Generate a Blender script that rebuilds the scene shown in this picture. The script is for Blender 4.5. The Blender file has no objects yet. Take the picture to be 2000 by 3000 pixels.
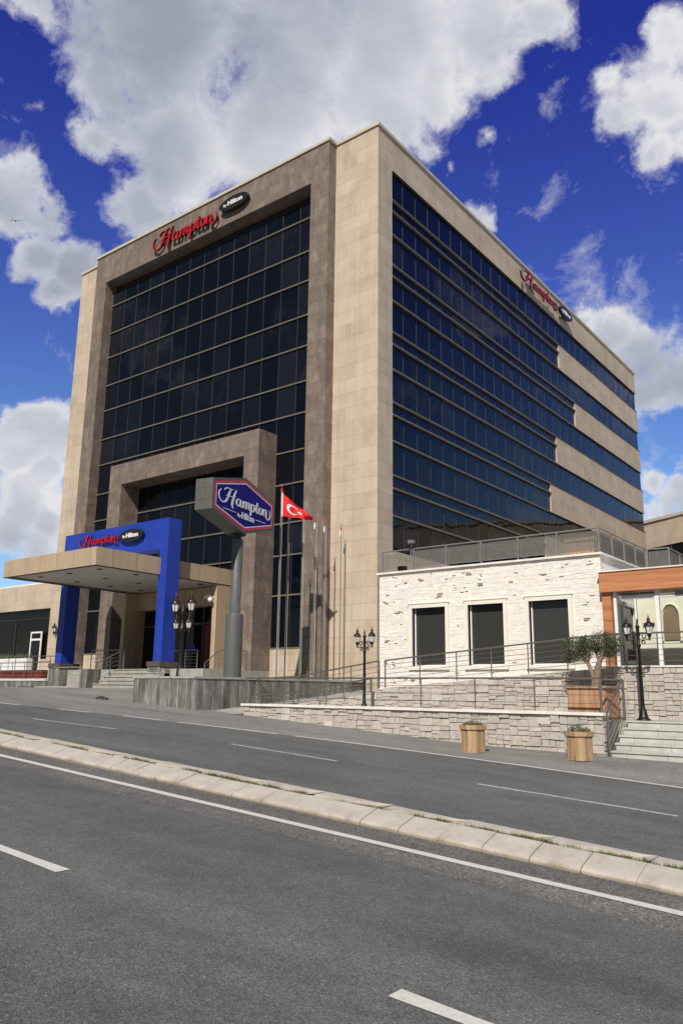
import bpy, bmesh, math, random
from math import sin, cos, pi, radians, sqrt, atan2
from mathutils import Vector, Matrix, noise as mnoise

R = random.Random(7)
scene = bpy.context.scene
COL = scene.collection
ORG = {}

# ------------------------------------------------------------------ materials
def newmat(name):
    m = bpy.data.materials.new(name); m.use_nodes = True
    nt = m.node_tree; b = nt.nodes['Principled BSDF']
    return m, nt, b

def N(nt, typ, **kw):
    n = nt.nodes.new(typ)
    for k, v in kw.items():
        if k.startswith('i_'):
            n.inputs[k[2:].replace('_', ' ')].default_value = v
        else:
            setattr(n, k, v)
    return n

def L(nt, a, b): nt.links.new(a, b)

def pos(nt): return N(nt, 'ShaderNodeNewGeometry').outputs['Position']

def ramp(nt, fac, stops):
    r = N(nt, 'ShaderNodeValToRGB')
    cr = r.color_ramp
    while len(cr.elements) > 1: cr.elements.remove(cr.elements[-1])
    cr.elements[0].position = stops[0][0]; cr.elements[0].color = (*stops[0][1], 1)
    for p, c in stops[1:]:
        e = cr.elements.new(p); e.color = (*c, 1)
    L(nt, fac, r.inputs['Fac'])
    return r.outputs['Color']

def mixc(nt, a, b, fac, mode='MIX'):
    n = N(nt, 'ShaderNodeMix', data_type='RGBA', blend_type=mode)
    for sock, v in ((n.inputs[0], fac), (n.inputs[6], a), (n.inputs[7], b)):
        if hasattr(v, 'is_output'): L(nt, v, sock)
        elif isinstance(v, tuple): sock.default_value = (*v, 1) if len(v) == 3 else v
        else: sock.default_value = v
    return n.outputs[2]

def noise(nt, vec, scale, detail=4, rough=.55, dist=0):
    n = N(nt, 'ShaderNodeTexNoise'); n.inputs['Scale'].default_value = scale
    n.inputs['Detail'].default_value = detail; n.inputs['Roughness'].default_value = rough
    n.inputs['Distortion'].default_value = dist
    L(nt, vec, n.inputs['Vector']); return n.outputs['Fac']

def mapping(nt, vec, scale=(1, 1, 1), rot=(0, 0, 0)):
    n = N(nt, 'ShaderNodeMapping'); n.inputs['Scale'].default_value = scale; n.inputs['Rotation'].default_value = rot
    L(nt, vec, n.inputs['Vector']); return n.outputs['Vector']

def bump(nt, b, h, strength=.3, dist=.01):
    n = N(nt, 'ShaderNodeBump'); n.inputs['Strength'].default_value = strength; n.inputs['Distance'].default_value = dist
    L(nt, h, n.inputs['Height']); L(nt, n.outputs['Normal'], b.inputs['Normal'])

def mathn(nt, op, a, b=None, clamp=False):
    n = N(nt, 'ShaderNodeMath', operation=op); n.use_clamp = clamp
    for i, v in enumerate((a, b)):
        if v is None: continue
        if hasattr(v, 'is_output'): L(nt, v, n.inputs[i])
        else: n.inputs[i].default_value = v
    return n.outputs[0]

def plain(name, col, rough=.6, metal=0, spec=.5, var=.12, vscale=3, bumpk=0, bscale=60):
    m, nt, b = newmat(name)
    p = pos(nt)
    f = noise(nt, p, vscale, 5)
    lo = tuple(c * (1 - var) for c in col); hi = tuple(min(1, c * (1 + var)) for c in col)
    L(nt, ramp(nt, f, [(.3, lo), (.7, hi)]), b.inputs['Base Color'])
    b.inputs['Roughness'].default_value = rough; b.inputs['Metallic'].default_value = metal
    b.inputs['Specular IOR Level'].default_value = spec
    if bumpk: bump(nt, b, noise(nt, p, bscale, 4), bumpk, .01)
    return m

def wallvec(nt):
    """(x+y, z, 0): runs along any axis-aligned wall"""
    s = N(nt, 'ShaderNodeSeparateXYZ'); L(nt, pos(nt), s.inputs[0])
    c = N(nt, 'ShaderNodeCombineXYZ')
    L(nt, mathn(nt, 'ADD', s.outputs['X'], s.outputs['Y']), c.inputs['X']); L(nt, s.outputs['Z'], c.inputs['Y'])
    return c.outputs[0]

def cladding(name, c1, c2, mortar, bw, bh, msize=.012, offset=.5, mott=None, mscale=1.2, rough=.7, bumpk=.25, swirl=0):
    m, nt, b = newmat(name)
    v = wallvec(nt)
    br = N(nt, 'ShaderNodeTexBrick'); br.offset = offset
    br.inputs['Scale'].default_value = 1; br.inputs['Brick Width'].default_value = bw
    br.inputs['Row Height'].default_value = bh; br.inputs['Mortar Size'].default_value = msize
    br.inputs['Mortar Smooth'].default_value = .2; br.inputs['Bias'].default_value = 0
    br.inputs['Color1'].default_value = (*c1, 1); br.inputs['Color2'].default_value = (*c2, 1)
    br.inputs['Mortar'].default_value = (*mortar, 1)
    L(nt, v, br.inputs['Vector'])
    p = pos(nt)
    col = br.outputs['Color']
    if mott:
        f = noise(nt, mapping(nt, p, (1, 1, 1.0)), mscale, 5, .6, swirl)
        col = mixc(nt, col, ramp(nt, f, [(.36, mott[0]), (.5, (1, 1, 1)), (.66, mott[1])]), 1.0, 'MULTIPLY')
    f2 = noise(nt, p, 35, 4)
    col = mixc(nt, col, ramp(nt, f2, [(.3, (.9, .9, .9)), (.7, (1.08, 1.08, 1.08))]), 1.0, 'MULTIPLY')
    st = noise(nt, mapping(nt, p, (2.2, 2.2, .12)), 1.6, 4)
    col = mixc(nt, col, ramp(nt, st, [(.35, (.9, .89, .87)), (.6, (1.02, 1.02, 1.02))]), .8, 'MULTIPLY')
    L(nt, col, b.inputs['Base Color'])
    b.inputs['Roughness'].default_value = rough
    h = mathn(nt, 'SUBTRACT', f2, mathn(nt, 'MULTIPLY', br.outputs['Fac'], 1.5))
    bump(nt, b, h, bumpk, .01)
    return m

M = {}
M['tan'] = cladding('tan_stone', (.575, .48, .375), (.50, .41, .31), (.37, .31, .24), 1.35, .70, .010, .37,
                    ((.9, .87, .84), (1.06, 1.05, 1.03)), .9, .75, .2)
M['tanpanel'] = cladding('tan_panel', (.50, .38, .26), (.46, .35, .24), (.20, .15, .11), 1.2, 30, .014, 0,
                         ((.95, .94, .93), (1.04, 1.03, 1.02)), 1.2, .5, .1)

def brownstone():
    m, nt, b = newmat('brown_stone')
    p = pos(nt)
    v = wallvec(nt)
    br = N(nt, 'ShaderNodeTexBrick'); br.offset = .0
    br.inputs['Scale'].default_value = 1; br.inputs['Brick Width'].default_value = 1.2
    br.inputs['Row Height'].default_value = .7; br.inputs['Mortar Size'].default_value = .009
    br.inputs['Color1'].default_value = (1, 1, 1, 1); br.inputs['Color2'].default_value = (.84, .84, .84, 1)
    br.inputs['Mortar'].default_value = (.5, .5, .5, 1)
    L(nt, v, br.inputs['Vector'])
    f = noise(nt, mapping(nt, p, (1.6, 1.6, .9), (.5, .5, .6)), 1.5, 4, .55, .7)
    c = ramp(nt, f, [(.30, (.175, .136, .112)), (.50, (.21, .166, .138)), (.62, (.255, .206, .172)), (.74, (.32, .265, .222))])
    g = noise(nt, p, 7, 5, .65)
    c = mixc(nt, c, ramp(nt, g, [(.3, (.86, .86, .86)), (.7, (1.12, 1.11, 1.1))]), 1.0, 'MULTIPLY')
    c = mixc(nt, c, br.outputs['Color'], 1.0, 'MULTIPLY')
    L(nt, c, b.inputs['Base Color']); b.inputs['Roughness'].default_value = .55
    bump(nt, b, g, .12, .01)
    return m
M['brown'] = brownstone()

def glassdark(name, base=(.0030, .0042, .0085), rough=.02, ior=1.42, spec=.30, tint=True):
    m, nt, b = newmat(name)
    a = N(nt, 'ShaderNodeAttribute', attribute_name='Col')
    L(nt, mixc(nt, base, a.outputs['Color'], 1.0, 'MULTIPLY') if tint else a.outputs['Color'], b.inputs['Base Color'])
    b.inputs['Roughness'].default_value = rough
    b.inputs['IOR'].default_value = ior; b.inputs['Specular IOR Level'].default_value = spec
    w = noise(nt, pos(nt), .9, 2)
    bump(nt, b, w, .10, .05)
    return m
M['glass'] = glassdark('dark_facade_glass', spec=.38)
M['glass_low'] = glassdark('dark_window_glass', (.0075, .0075, .0070), spec=.5)
M['transom'] = plain('transom_metal', (.165, .15, .122), .5, .1)
M['mull'] = plain('mullion_metal', (.070, .064, .058), .5, .1)
M['cap'] = plain('coping_stone', (.52, .48, .38), .7)
M['roof'] = plain('roof_felt', (.22, .21, .20), .9)
M['soffit'] = plain('soffit_white', (.62, .60, .55), .8)
M['dark'] = plain('dark_metal', (.02, .02, .02), .5)
M['black'] = plain('lobby_dark', (.012, .010, .009), .35)
M['blue'] = plain('blue_panel', (.018, .050, .36), .4, 0, .4, .10, 1.2)
M['marble'] = plain('brown_marble', (.10, .075, .06), .3, 0, .5, .25, 5)
M['red'] = plain('red_acrylic', (.42, .006, .014), .45)
M['white'] = plain('white_paint', (.80, .80, .79), .45, 0, .5, .03)
M['black2'] = plain('black_acrylic', (.018, .017, .016), .3)
M['navy'] = plain('sign_blue', (.010, .010, .20), .6, 0, .15, .03)
M['signred'] = plain('sign_red', (.62, .03, .04), .35)
M['signgrey'] = plain('sign_grey', (.11, .107, .096), .5, .0, .5, .1, 2)
M['polegrey'] = plain('pole_grey', (.095, .10, .095), .55, .0)
M['steel'] = plain('stainless_steel', (.30, .275, .25), .35, .8, .5, .06, 8)
M['steelp'] = plain('galvanised_steel', (.30, .295, .28), .45, .5)
M['iron'] = plain('black_iron', (.012, .012, .013), .4, .2)
M['lampglass'] = plain('lamp_frosted_glass', (.66, .68, .68), .3)
M['lampcap'] = plain('lamp_cap', (.045, .022, .02), .3, .3)
M['lampred'] = plain('lamp_cap_red', (.18, .02, .02), .35)
M['wood'] = None
M['cream'] = plain('cream_trim', (.78, .74, .66), .7, 0, .5, .05, 4)
M['whitecap'] = plain('white_coping', (.80, .75, .70), .7, 0, .5, .1, 3)
M['pave'] = None
M['kerb'] = None

def attrmat(name, rough=.85, bumpk=.5, bscale=28, nv=.18, nscale=9):
    m, nt, b = newmat(name)
    a = N(nt, 'ShaderNodeAttribute', attribute_name='Col')
    p = pos(nt)
    f = noise(nt, p, nscale, 6, .65)
    c = mixc(nt, a.outputs['Color'], ramp(nt, f, [(.3, (1 - nv,) * 3), (.7, (1 + nv,) * 3)]), 1.0, 'MULTIPLY')
    L(nt, c, b.inputs['Base Color']); b.inputs['Roughness'].default_value = rough
    bump(nt, b, noise(nt, p, bscale, 6, .7), bumpk, .02)
    return m
M['stone'] = attrmat('rough_stone')
M['stonew'] = attrmat('white_split_stone', .85, .6, 22, .10)
M['leafmat'] = attrmat('leaves', .6, 0, 10, .1)
M['plainattr'] = attrmat('painted', .6, .05, 30, .05)

def woodmat(name, c1, c2, vert=True, sc=6, rough=.6):
    m, nt, b = newmat(name)
    p = pos(nt)
    sx = (sc, sc, .5) if vert else (.5, .5, sc)
    f = noise(nt, mapping(nt, p, sx), 3, 6, .6, .4)
    g = noise(nt, mapping(nt, p, (9, 9, .2) if vert else (.2, .2, 7)), 1.0, 1)
    c = ramp(nt, f, [(.3, c1), (.65, c2)])
    c = mixc(nt, c, ramp(nt, g, [(.35, (.75, .75, .75)), (.65, (1.1, 1.1, 1.1))]), 1.0, 'MULTIPLY')
    L(nt, c, b.inputs['Base Color']); b.inputs['Roughness'].default_value = rough
    bump(nt, b, f, .2, .01)
    return m
M['wood'] = woodmat('planter_wood', (.31, .185, .10), (.50, .335, .20))
M['wood2'] = woodmat('planter_wood_red', (.38, .20, .11), (.52, .30, .175))
M['lintel'] = woodmat('orange_wood_panel', (.41, .165, .070), (.54, .23, .105), False, 5, .5)
M['maroon'] = woodmat('maroon_wood', (.10, .015, .008), (.18, .03, .015), False, 4)

def slabs(name, c, cm, w, h, ms=.02, vert=True, streak=True):
    m, nt, b = newmat(name)
    p = pos(nt)
    v = wallvec(nt)
    br = N(nt, 'ShaderNodeTexBrick'); br.offset = 0.0
    br.inputs['Scale'].default_value = 1; br.inputs['Brick Width'].default_value = w
    br.inputs['Row Height'].default_value = h; br.inputs['Mortar Size'].default_value = ms
    br.inputs['Color1'].default_value = (*c, 1); br.inputs['Color2'].default_value = (*[x * .62 for x in c], 1)
    br.inputs['Mortar'].default_value = (*cm, 1)
    L(nt, v, br.inputs['Vector'])
    f = noise(nt, mapping(nt, p, (3, 3, .8)), 1.3, 6, .7)
    col = mixc(nt, br.outputs['Color'], ramp(nt, f, [(.32, (.34, .34, .33)), (.5, (.85, .85, .84)), (.66, (1.5, 1.5, 1.47))]), 1.0, 'MULTIPLY')
    L(nt, col, b.inputs['Base Color']); b.inputs['Roughness'].default_value = .6
    bump(nt, b, br.outputs['Fac'], -.3, .01)
    return m
M['slab'] = slabs('grey_slate_slab', (.235, .235, .215), (.40, .40, .375), .42, 40, .012)

def paving(name, c, w, h, cm, ms=.012):
    m, nt, b = newmat(name)
    p = pos(nt)
    br = N(nt, 'ShaderNodeTexBrick')
    br.inputs['Scale'].default_value = 1; br.inputs['Brick Width'].default_value = w
    br.inputs['Row Height'].default_value = h; br.inputs['Mortar Size'].default_value = ms
    br.inputs['Color1'].default_value = (*c, 1); br.inputs['Color2'].default_value = (*[x * .88 for x in c], 1)
    br.inputs['Mortar'].default_value = (*cm, 1)
    L(nt, p, br.inputs['Vector'])
    f = noise(nt, p, 2.5, 6, .65)
    col = mixc(nt, br.outputs['Color'], ramp(nt, f, [(.3, (.8, .8, .8)), (.7, (1.12, 1.12, 1.1))]), 1.0, 'MULTIPLY')
    L(nt, col, b.inputs['Base Color']); b.inputs['Roughness'].default_value = .8
    bump(nt, b, noise(nt, p, 60, 3), .15, .01)
    return m
M['pave'] = paving('pale_paving', (.40, .39, .36), .6, .4, (.2, .2, .19))
M['marblestep'] = paving('pale_marble', (.54, .54, .50), .9, .9, (.30, .31, .28), .008)

def kerbmat():
    m, nt, b = newmat('kerb_concrete')
    p = pos(nt)
    f = noise(nt, p, 3.2, 7, .7)
    c = ramp(nt, f, [(.28, (.38, .34, .285)), (.5, (.48, .44, .375)), (.7, (.54, .50, .43))])
    g = noise(nt, p, 90, 4, .7)
    c = mixc(nt, c, ramp(nt, g, [(.3, (.86, .86, .86)), (.7, (1.08, 1.08, 1.08))]), 1.0, 'MULTIPLY')
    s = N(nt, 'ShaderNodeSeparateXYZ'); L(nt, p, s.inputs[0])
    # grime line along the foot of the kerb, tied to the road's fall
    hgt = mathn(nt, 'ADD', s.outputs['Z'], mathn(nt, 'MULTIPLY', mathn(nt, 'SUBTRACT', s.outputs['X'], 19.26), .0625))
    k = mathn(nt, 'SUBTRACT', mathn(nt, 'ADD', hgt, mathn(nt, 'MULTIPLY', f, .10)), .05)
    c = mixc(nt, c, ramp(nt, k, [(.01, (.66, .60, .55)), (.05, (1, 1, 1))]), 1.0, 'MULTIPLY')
    L(nt, c, b.inputs['Base Color']); b.inputs['Roughness'].default_value = .85
    bump(nt, b, g, .25, .006)
    return m
M['kerb'] = kerbmat()

def asphalt(name, lo, hi, patch=1.0, fine=75, warm=(1, 1, 1)):
    m, nt, b = newmat(name)
    p = pos(nt)
    vo = N(nt, 'ShaderNodeTexVoronoi'); vo.inputs['Scale'].default_value = fine
    L(nt, p, vo.inputs['Vector'])
    s = N(nt, 'ShaderNodeSeparateColor'); L(nt, vo.outputs['Color'], s.inputs[0])
    f = noise(nt, p, 42, 5, .8)
    agg = mathn(nt, 'ADD', mathn(nt, 'MULTIPLY', s.outputs[0], .70), mathn(nt, 'MULTIPLY', f, .42))
    c = ramp(nt, agg, [(.14, tuple(x * .42 for x in lo)), (.38, lo), (.68, hi), (.84, tuple(x * 1.12 for x in hi)), (.97, tuple(min(1, x * 2.3) for x in hi))])
    big = noise(nt, mapping(nt, p, (.35, 1, 1)), .8, 6, .62, .3)
    c = mixc(nt, c, ramp(nt, big, [(.34, (.80, .805, .81)), (.5, (1, 1, 1)), (.66, tuple(1.15 * w for w in warm))]), patch, 'MULTIPLY')
    bl = noise(nt, p, 3.5, 4, .6)
    c = mixc(nt, c, ramp(nt, bl, [(.34, (.9, .9, .9)), (.64, (1.07, 1.06, 1.05))]), patch, 'MULTIPLY')
    # wheel-worn bands that run with the carriageway
    w = noise(nt, mapping(nt, p, (.03, 1.4, 1)), 1.0, 2)
    c = mixc(nt, c, ramp(nt, w, [(.4, (.93, .93, .935)), (.62, (1.05, 1.05, 1.045))]), 1.0, 'MULTIPLY')
    L(nt, c, b.inputs['Base Color']); b.inputs['Roughness'].default_value = .82
    b.inputs['Specular IOR Level'].default_value = .35
    bump(nt, b, agg, .55, .006)
    return m
M['asph'] = asphalt('asphalt_road', (.100, .1035, .0975), (.142, .146, .137), 1, 110, (1.015, 1.0, .965))
M['asph2'] = asphalt('asphalt_far', (.108, .1125, .107), (.146, .151, .143), 1, 80)
M['walk'] = asphalt('asphalt_forecourt', (.20, .195, .182), (.245, .238, .222), .8, 80)
M['gutter'] = asphalt('asphalt_gutter', (.115, .108, .098), (.19, .178, .16), 1, 65)

def paint():
    m, nt, b = newmat('road_paint')
    p = pos(nt)
    f = noise(nt, p, 26, 6, .75)
    L(nt, ramp(nt, f, [(.27, (.17, .165, .155)), (.36, (.58, .56, .50)), (.6, (.70, .68, .61))]), b.inputs['Base Color'])
    b.inputs['Roughness'].default_value = .7
    bump(nt, b, f, .3, .004)
    return m
M['paint'] = paint()
def paint2():
    m, nt, b = newmat('worn_road_paint')
    p = pos(nt)
    f = noise(nt, p, 14, 6, .8)
    L(nt, ramp(nt, f, [(.36, (.15, .148, .14)), (.47, (.42, .41, .38)), (.62, (.60, .585, .54))]), b.inputs['Base Color'])
    b.inputs['Roughness'].default_value = .75
    return m
M['paint2'] = paint2()

def clearglass(name, tint=(.88, .95, .90), alpha=.22, rough=.02):
    m, nt, b = newmat(name)
    nt.nodes.remove(b)
    out = nt.nodes['Material Output']
    tr = N(nt, 'ShaderNodeBsdfTransparent'); tr.inputs[0].default_value = (*tint, 1)
    gl = N(nt, 'ShaderNodeBsdfGlossy'); gl.inputs['Roughness'].default_value = rough
    mx = N(nt, 'ShaderNodeMixShader')
    fr = N(nt, 'ShaderNodeFresnel'); fr.inputs[0].default_value = 1.5
    L(nt, mathn(nt, 'MULTIPLY', fr.outputs[0], 1.6, True), mx.inputs[0])
    L(nt, tr.outputs[0], mx.inputs[1]); L(nt, gl.outputs[0], mx.inputs[2])
    L(nt, mx.outputs[0], out.inputs[0])
    return m
M['clear'] = clearglass('clear_glass')
def meshpanel():
    m, nt, b = newmat('balustrade_panel')
    b.inputs['Base Color'].default_value = (.19, .185, .17, 1); b.inputs['Roughness'].default_value = .35
    out = nt.nodes['Material Output']
    tr = N(nt, 'ShaderNodeBsdfTransparent'); tr.inputs[0].default_value = (.8, .8, .78, 1)
    mx = N(nt, 'ShaderNodeMixShader')
    f = noise(nt, mapping(nt, pos(nt), (6, 6, 2)), 2, 5, .7)
    L(nt, mathn(nt, 'ADD', mathn(nt, 'MULTIPLY', f, .5), .42, True), mx.inputs[0])
    L(nt, tr.outputs[0], mx.inputs[1]); L(nt, b.outputs[0], mx.inputs[2]); L(nt, mx.outputs[0], out.inputs[0])
    return m
M['panel'] = meshpanel()

# ------------------------------------------------------------------ mesh helpers
class MB:
    def __init__(s): s.v = []; s.f = []; s.c = []; s.sm = []; s.mi = []; s.col = (1, 1, 1); s.m = 0
    def add(s, vs, fs, col=None, smooth=False):
        o = len(s.v); s.v += [tuple(v) for v in vs]
        for f in fs: s.f.append(tuple(i + o for i in f)); s.c.append(col or s.col); s.sm.append(smooth); s.mi.append(s.m)
        return s
    def box(s, x0, x1, y0, y1, z0, z1, col=None):
        vs = [(x, y, z) for z in (z0, z1) for y in (y0, y1) for x in (x0, x1)]
        return s.add(vs, [(0, 2, 3, 1), (4, 5, 7, 6), (0, 1, 5, 4), (2, 6, 7, 3), (0, 4, 6, 2), (1, 3, 7, 5)], col)
    def quad(s, a, b, c, d, col=None): return s.add([a, b, c, d], [(0, 1, 2, 3)], col)
    def prism(s, pts, off, col=None):
        """closed polygon pts (3D, planar) swept by vector off"""
        n = len(pts); off = Vector(off)
        a = [Vector(p) for p in pts]; b = [p + off for p in a]
        fs = [tuple(reversed(range(n))), tuple(range(n, 2 * n))]
        fs += [(i, (i + 1) % n, n + (i + 1) % n, n + i) for i in range(n)]
        return s.add(a + b, fs, col)
    def frame(s, a, b, r):
        d = Vector(b) - Vector(a)
        d.normalize()
        u = Vector((0, 0, 1)) if abs(d.z) < .9 else Vector((1, 0, 0))
        e1 = d.cross(u).normalized(); e2 = d.cross(e1).normalized()
        return e1, e2
    def tube(s, a, b, r, n=8, r2=None, col=None, caps=True):
        a = Vector(a); b = Vector(b)
        e1, e2 = s.frame(a, b, r); r2 = r if r2 is None else r2
        vs = [p + (e1 * cos(2 * pi * k / n) + e2 * sin(2 * pi * k / n)) * q for p, q in ((a, r), (b, r2)) for k in range(n)]
        s.add(vs, [(k, (k + 1) % n, n + (k + 1) % n, n + k) for k in range(n)], col, True)
        if caps: s.add(vs, [tuple(range(n)), tuple(reversed(range(n, 2 * n)))], col)
        return s
    def path(s, pts, r, n=8, col=None):
        for a, b in zip(pts, pts[1:]):
            s.tube(a, b, r, n, None, col)
        for p in pts[1:-1]: s.ball(p, r * 1.01, col, 6, 4)
        return s
    def ball(s, c, r, col=None, n=8, m=5, sz=1):
        prof = [(max(r * sin(pi * k / m), 1e-4), -r * sz * cos(pi * k / m)) for k in range(m + 1)]
        return s.lathe(c, prof, n, col)
    def lathe(s, c, prof, n=12, col=None, smooth=True, rot=0):
        c = Vector(c); vs = []
        for r, z in prof:
            for k in range(n):
                t = 2 * pi * k / n + rot
                vs.append(c + Vector((r * cos(t), r * sin(t), z)))
        fs = []
        for j in range(len(prof) - 1):
            for k in range(n):
                fs.append((j * n + k, j * n + (k + 1) % n, (j + 1) * n + (k + 1) % n, (j + 1) * n + k))
        s.add(vs, fs, col, smooth)
        s.add(vs[:n], [tuple(reversed(range(n)))], col); s.add(vs[-n:], [tuple(range(n))], col)
        return s
    def build(s, name, mat, parent=None, kind=None):
        o = Vector((0, 0, 0))
        if parent is not None: o = ORG[parent.name]
        me = bpy.data.meshes.new(name)
        me.from_pydata([tuple(Vector(v) - o) for v in s.v], [], s.f)
        ca = me.color_attributes.new('Col', 'FLOAT_COLOR', 'CORNER')
        buf = []
        for f, c in zip(s.f, s.c): buf += [c[0], c[1], c[2], 1.0] * len(f)
        ca.data.foreach_set('color', buf)
        me.polygons.foreach_set('use_smooth', s.sm)
        for mm in (mat if isinstance(mat, (list, tuple)) else [mat]): me.materials.append(mm)
        me.polygons.foreach_set('material_index', s.mi)
        me.update()
        ob = bpy.data.objects.new(name, me); COL.objects.link(ob)
        if parent is not None: ob.parent = parent
        ORG[ob.name] = o.copy()
        if kind: ob['kind'] = kind
        return ob

def tag(o, label, cat, group=None):
    o['label'] = label; o['category'] = cat
    if group: o['group'] = group
    return o

def thing(name, label, cat, loc=(0, 0, 0), group=None):
    o = bpy.data.objects.new(name, None); COL.objects.link(o); o.location = loc
    o.empty_display_size = .2
    ORG[o.name] = Vector(loc)
    return tag(o, label, cat, group)

def copy_thing(root, loc, label):
    r = root.copy(); COL.objects.link(r); r.location = loc; r['label'] = label; ORG[r.name] = Vector(loc)
    for ch in list(root.children):
        c = ch.copy(); COL.objects.link(c); c.parent = r
        for g in list(ch.children):
            d = g.copy(); COL.objects.link(d); d.parent = c
    return r

# ------------------------------------------------------------------ ground
S = .0625
def plane_z(x, y): return -S * (x - 19.26)
def sm(a, b, t):
    if a > b: return 1 - sm(b, a, t)
    t = max(0, min(1, (t - a) / (b - a))); return t * t * (3 - 2 * t)
def ground_z(x, y):
    z = plane_z(x, y)
    if x < -30: z = plane_z(-30, y) + (-30 - x) * .02
    if x > 60: z = plane_z(60, y) - (x - 60) * .005
    w = sm(-11.3, -9.0, y)
    if x > 9.5:
        z2 = plane_z(9.5, y) - .022 * (x - 9.5)
        z = z * (1 - w) + z2 * w
    if x < -11.5:
        z2 = plane_z(-11.5, y)
        z = z * (1 - w) + z2 * w
    if y > -9.2 and -20 < x < -3.2:
        w2 = sm(-9.2, -6.5, y) * sm(-3.2, -6.5, x) if x > -6.5 else sm(-9.2, -6.5, y)
        z = max(z, z * (1 - w2) + 1.93 * w2)
    return z
def grid(name, xs, ys, mat, dz=0, kind='structure', fz=ground_z):
    b = MB(); nx = len(xs)
    vs = [(x, y, fz(x, y) + dz) for y in ys for x in xs]
    fs = [(j * nx + i, j * nx + i + 1, (j + 1) * nx + i + 1, (j + 1) * nx + i) for j in range(len(ys) - 1) for i in range(nx - 1)]
    b.add(vs, fs, None, True)
    return b.build(name, mat, None, kind)
def fr(a, b, st):
    n = max(1, int(round((b - a) / st))); return [a + (b - a) * i / n for i in range(n + 1)]
XS = fr(-600, -60, 60) + fr(-60, 60, 1.0)[1:] + fr(60, 600, 60)[1:]
grid('ground', XS, fr(-600, -60, 60) + fr(-60, -13, 4)[1:] + fr(-13, -5, .25)[1:] + fr(-5, 60, 6)[1:] + fr(60, 900, 105)[1:], M['walk'], -.008)
XR = fr(-300, -60, 40) + fr(-60, 60, 1.0)[1:] + fr(60, 300, 40)[1:]
grid('road', XR, [-27.2, -24, -20.6], M['asph'], 0)
grid('road_shoulder', XR, [-20.6, -19.40], M['gutter'], 0)
# far carriageway: its outer edge swings out with the painted line on the left
EDGE = [(60, -11.66), (16, -11.68), (11.6, -11.72), (7.4, -12.0), (3.57, -12.58), (.39, -13.2), (-3.3, -14.2), (-8, -15.2), (-20, -16.2), (-60, -16.6)]
def edge_y(x):
    for (x1, y1), (x0, y0) in zip(EDGE, EDGE[1:]):
        if x0 <= x <= x1: return y0 + (y1 - y0) * (x - x0) / (x1 - x0)
    return -11.66 if x > 0 else -16.6
def strip(name, f0, f1, x0, x1, mat, dz, kind='structure', st=.5):
    b = MB(); xs = fr(x0, x1, st); vs = []
    for x in xs: vs += [(x, f0(x), ground_z(x, f0(x)) + dz), (x, f1(x), ground_z(x, f1(x)) + dz)]
    b.add(vs, [(2 * i, 2 * i + 2, 2 * i + 3, 2 * i + 1) for i in range(len(xs) - 1)], None, True)
    return b.build(name, mat, None, kind)
strip('road_far_side', lambda x: -18.72, lambda x: edge_y(x) + .02, -60, 60, M['asph2'], 0)
# painted markings
mk = MB()
def mark(x0, x1, y0, y1, fy=None, st=.5, j=.012):
    xs = fr(x0, x1, st); vs = []
    for x in xs:
        o = fy(x) if fy else 0
        e1, e2 = (R.uniform(-j, j), R.uniform(-j, j))
        vs += [(x, y0 + o + e1, ground_z(x, y0 + o) + .006), (x, y1 + o + e2, ground_z(x, y1 + o) + .006)]
    mk.add(vs, [(2 * i, 2 * i + 2, 2 * i + 3, 2 * i + 1) for i in range(len(xs) - 1)])
mark(-60, 60, -20.13, -19.99, st=.4, j=.006)
for k in range(-8, 8):
    a = 16.39 + k * 6.36
    mark(a, a + 3.0, -23.25, -23.12)
mk.build('road_markings', M['paint'], None, 'structure')
mk = MB()
for a, b in ((-8.5, -4.6), (.83, 3.51), (6.75, 9.6), (12.59, 15.78), (18.9, 22)):
    yy = lambda x: -.35 * sm(6, -1, x) * (1 if x < 6 else 0)
    mark(a, b, -15.06, -14.95, (lambda x: -1.05 * (1 - sm(.5, 6.5, x))), .3, .012)
mk.build('road_dashes_worn', M['paint2'], None, 'structure')
mk = MB()
def edgeoff(x): return edge_y(x)
for a, b in ((-7, -5.6), (-4.2, -3.0), (-1.6, -.5), (.6, 2.0), (2.5, 5.6), (6.1, 60)):
    mark(a, b, -.068, .068, edgeoff, .4, .006)
mk.build('road_edge_line', M['paint'], None, 'structure')

# median kerb: sloped blocks, a grass filled gap, a thin back row
kb = MB(); x = -40.0; n = 0
while x < 45:
    ln = .534; g = R.uniform(.003, .0075)
    x0, x1 = x + g, x + ln - g
    jy = R.uniform(-.008, .008); jz = R.uniform(-.006, .006)
    pr = [(-19.46, -.06), (-19.458, .025), (-19.44, .048), (-19.40, .064), (-19.14, .138), (-19.10, .147), (-19.075, .143), (-19.07, -.05)]
    q = []
    a = [(x0, y + jy, plane_z(x0, y) + z + jz) for y, z in pr]; b_ = [(x1, y + jy, plane_z(x1, y) + z + jz) for y, z in pr]
    m = len(pr)
    kb.add(a + b_, [(i, m + i, m + i + 1, i + 1) for i in range(m - 1)] + [tuple(range(m)), tuple(reversed(range(m, 2 * m)))])
    if n % 2 == 0:
        x2 = x + 2 * ln - g
        pr = [(-19.035, -.05), (-19.03, .135), (-18.99, .15), (-18.73, .155), (-18.71, .14), (-18.70, -.06)]
        jz = R.uniform(-.008, .008)
        a = [(x0, y, plane_z(x0, y) + z + jz) for y, z in pr]; b_ = [(x2, y, plane_z(x2, y) + z + jz) for y, z in pr]
        kb.add(a + b_, [(i, m + i, m + i + 1, i + 1) for i in range(m - 1)] + [tuple(range(m)), tuple(reversed(range(m, 2 * m)))])
    x += ln; n += 1
kb.build('kerb', M['kerb'], None, 'structure')
kf = MB()
vs = []
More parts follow.
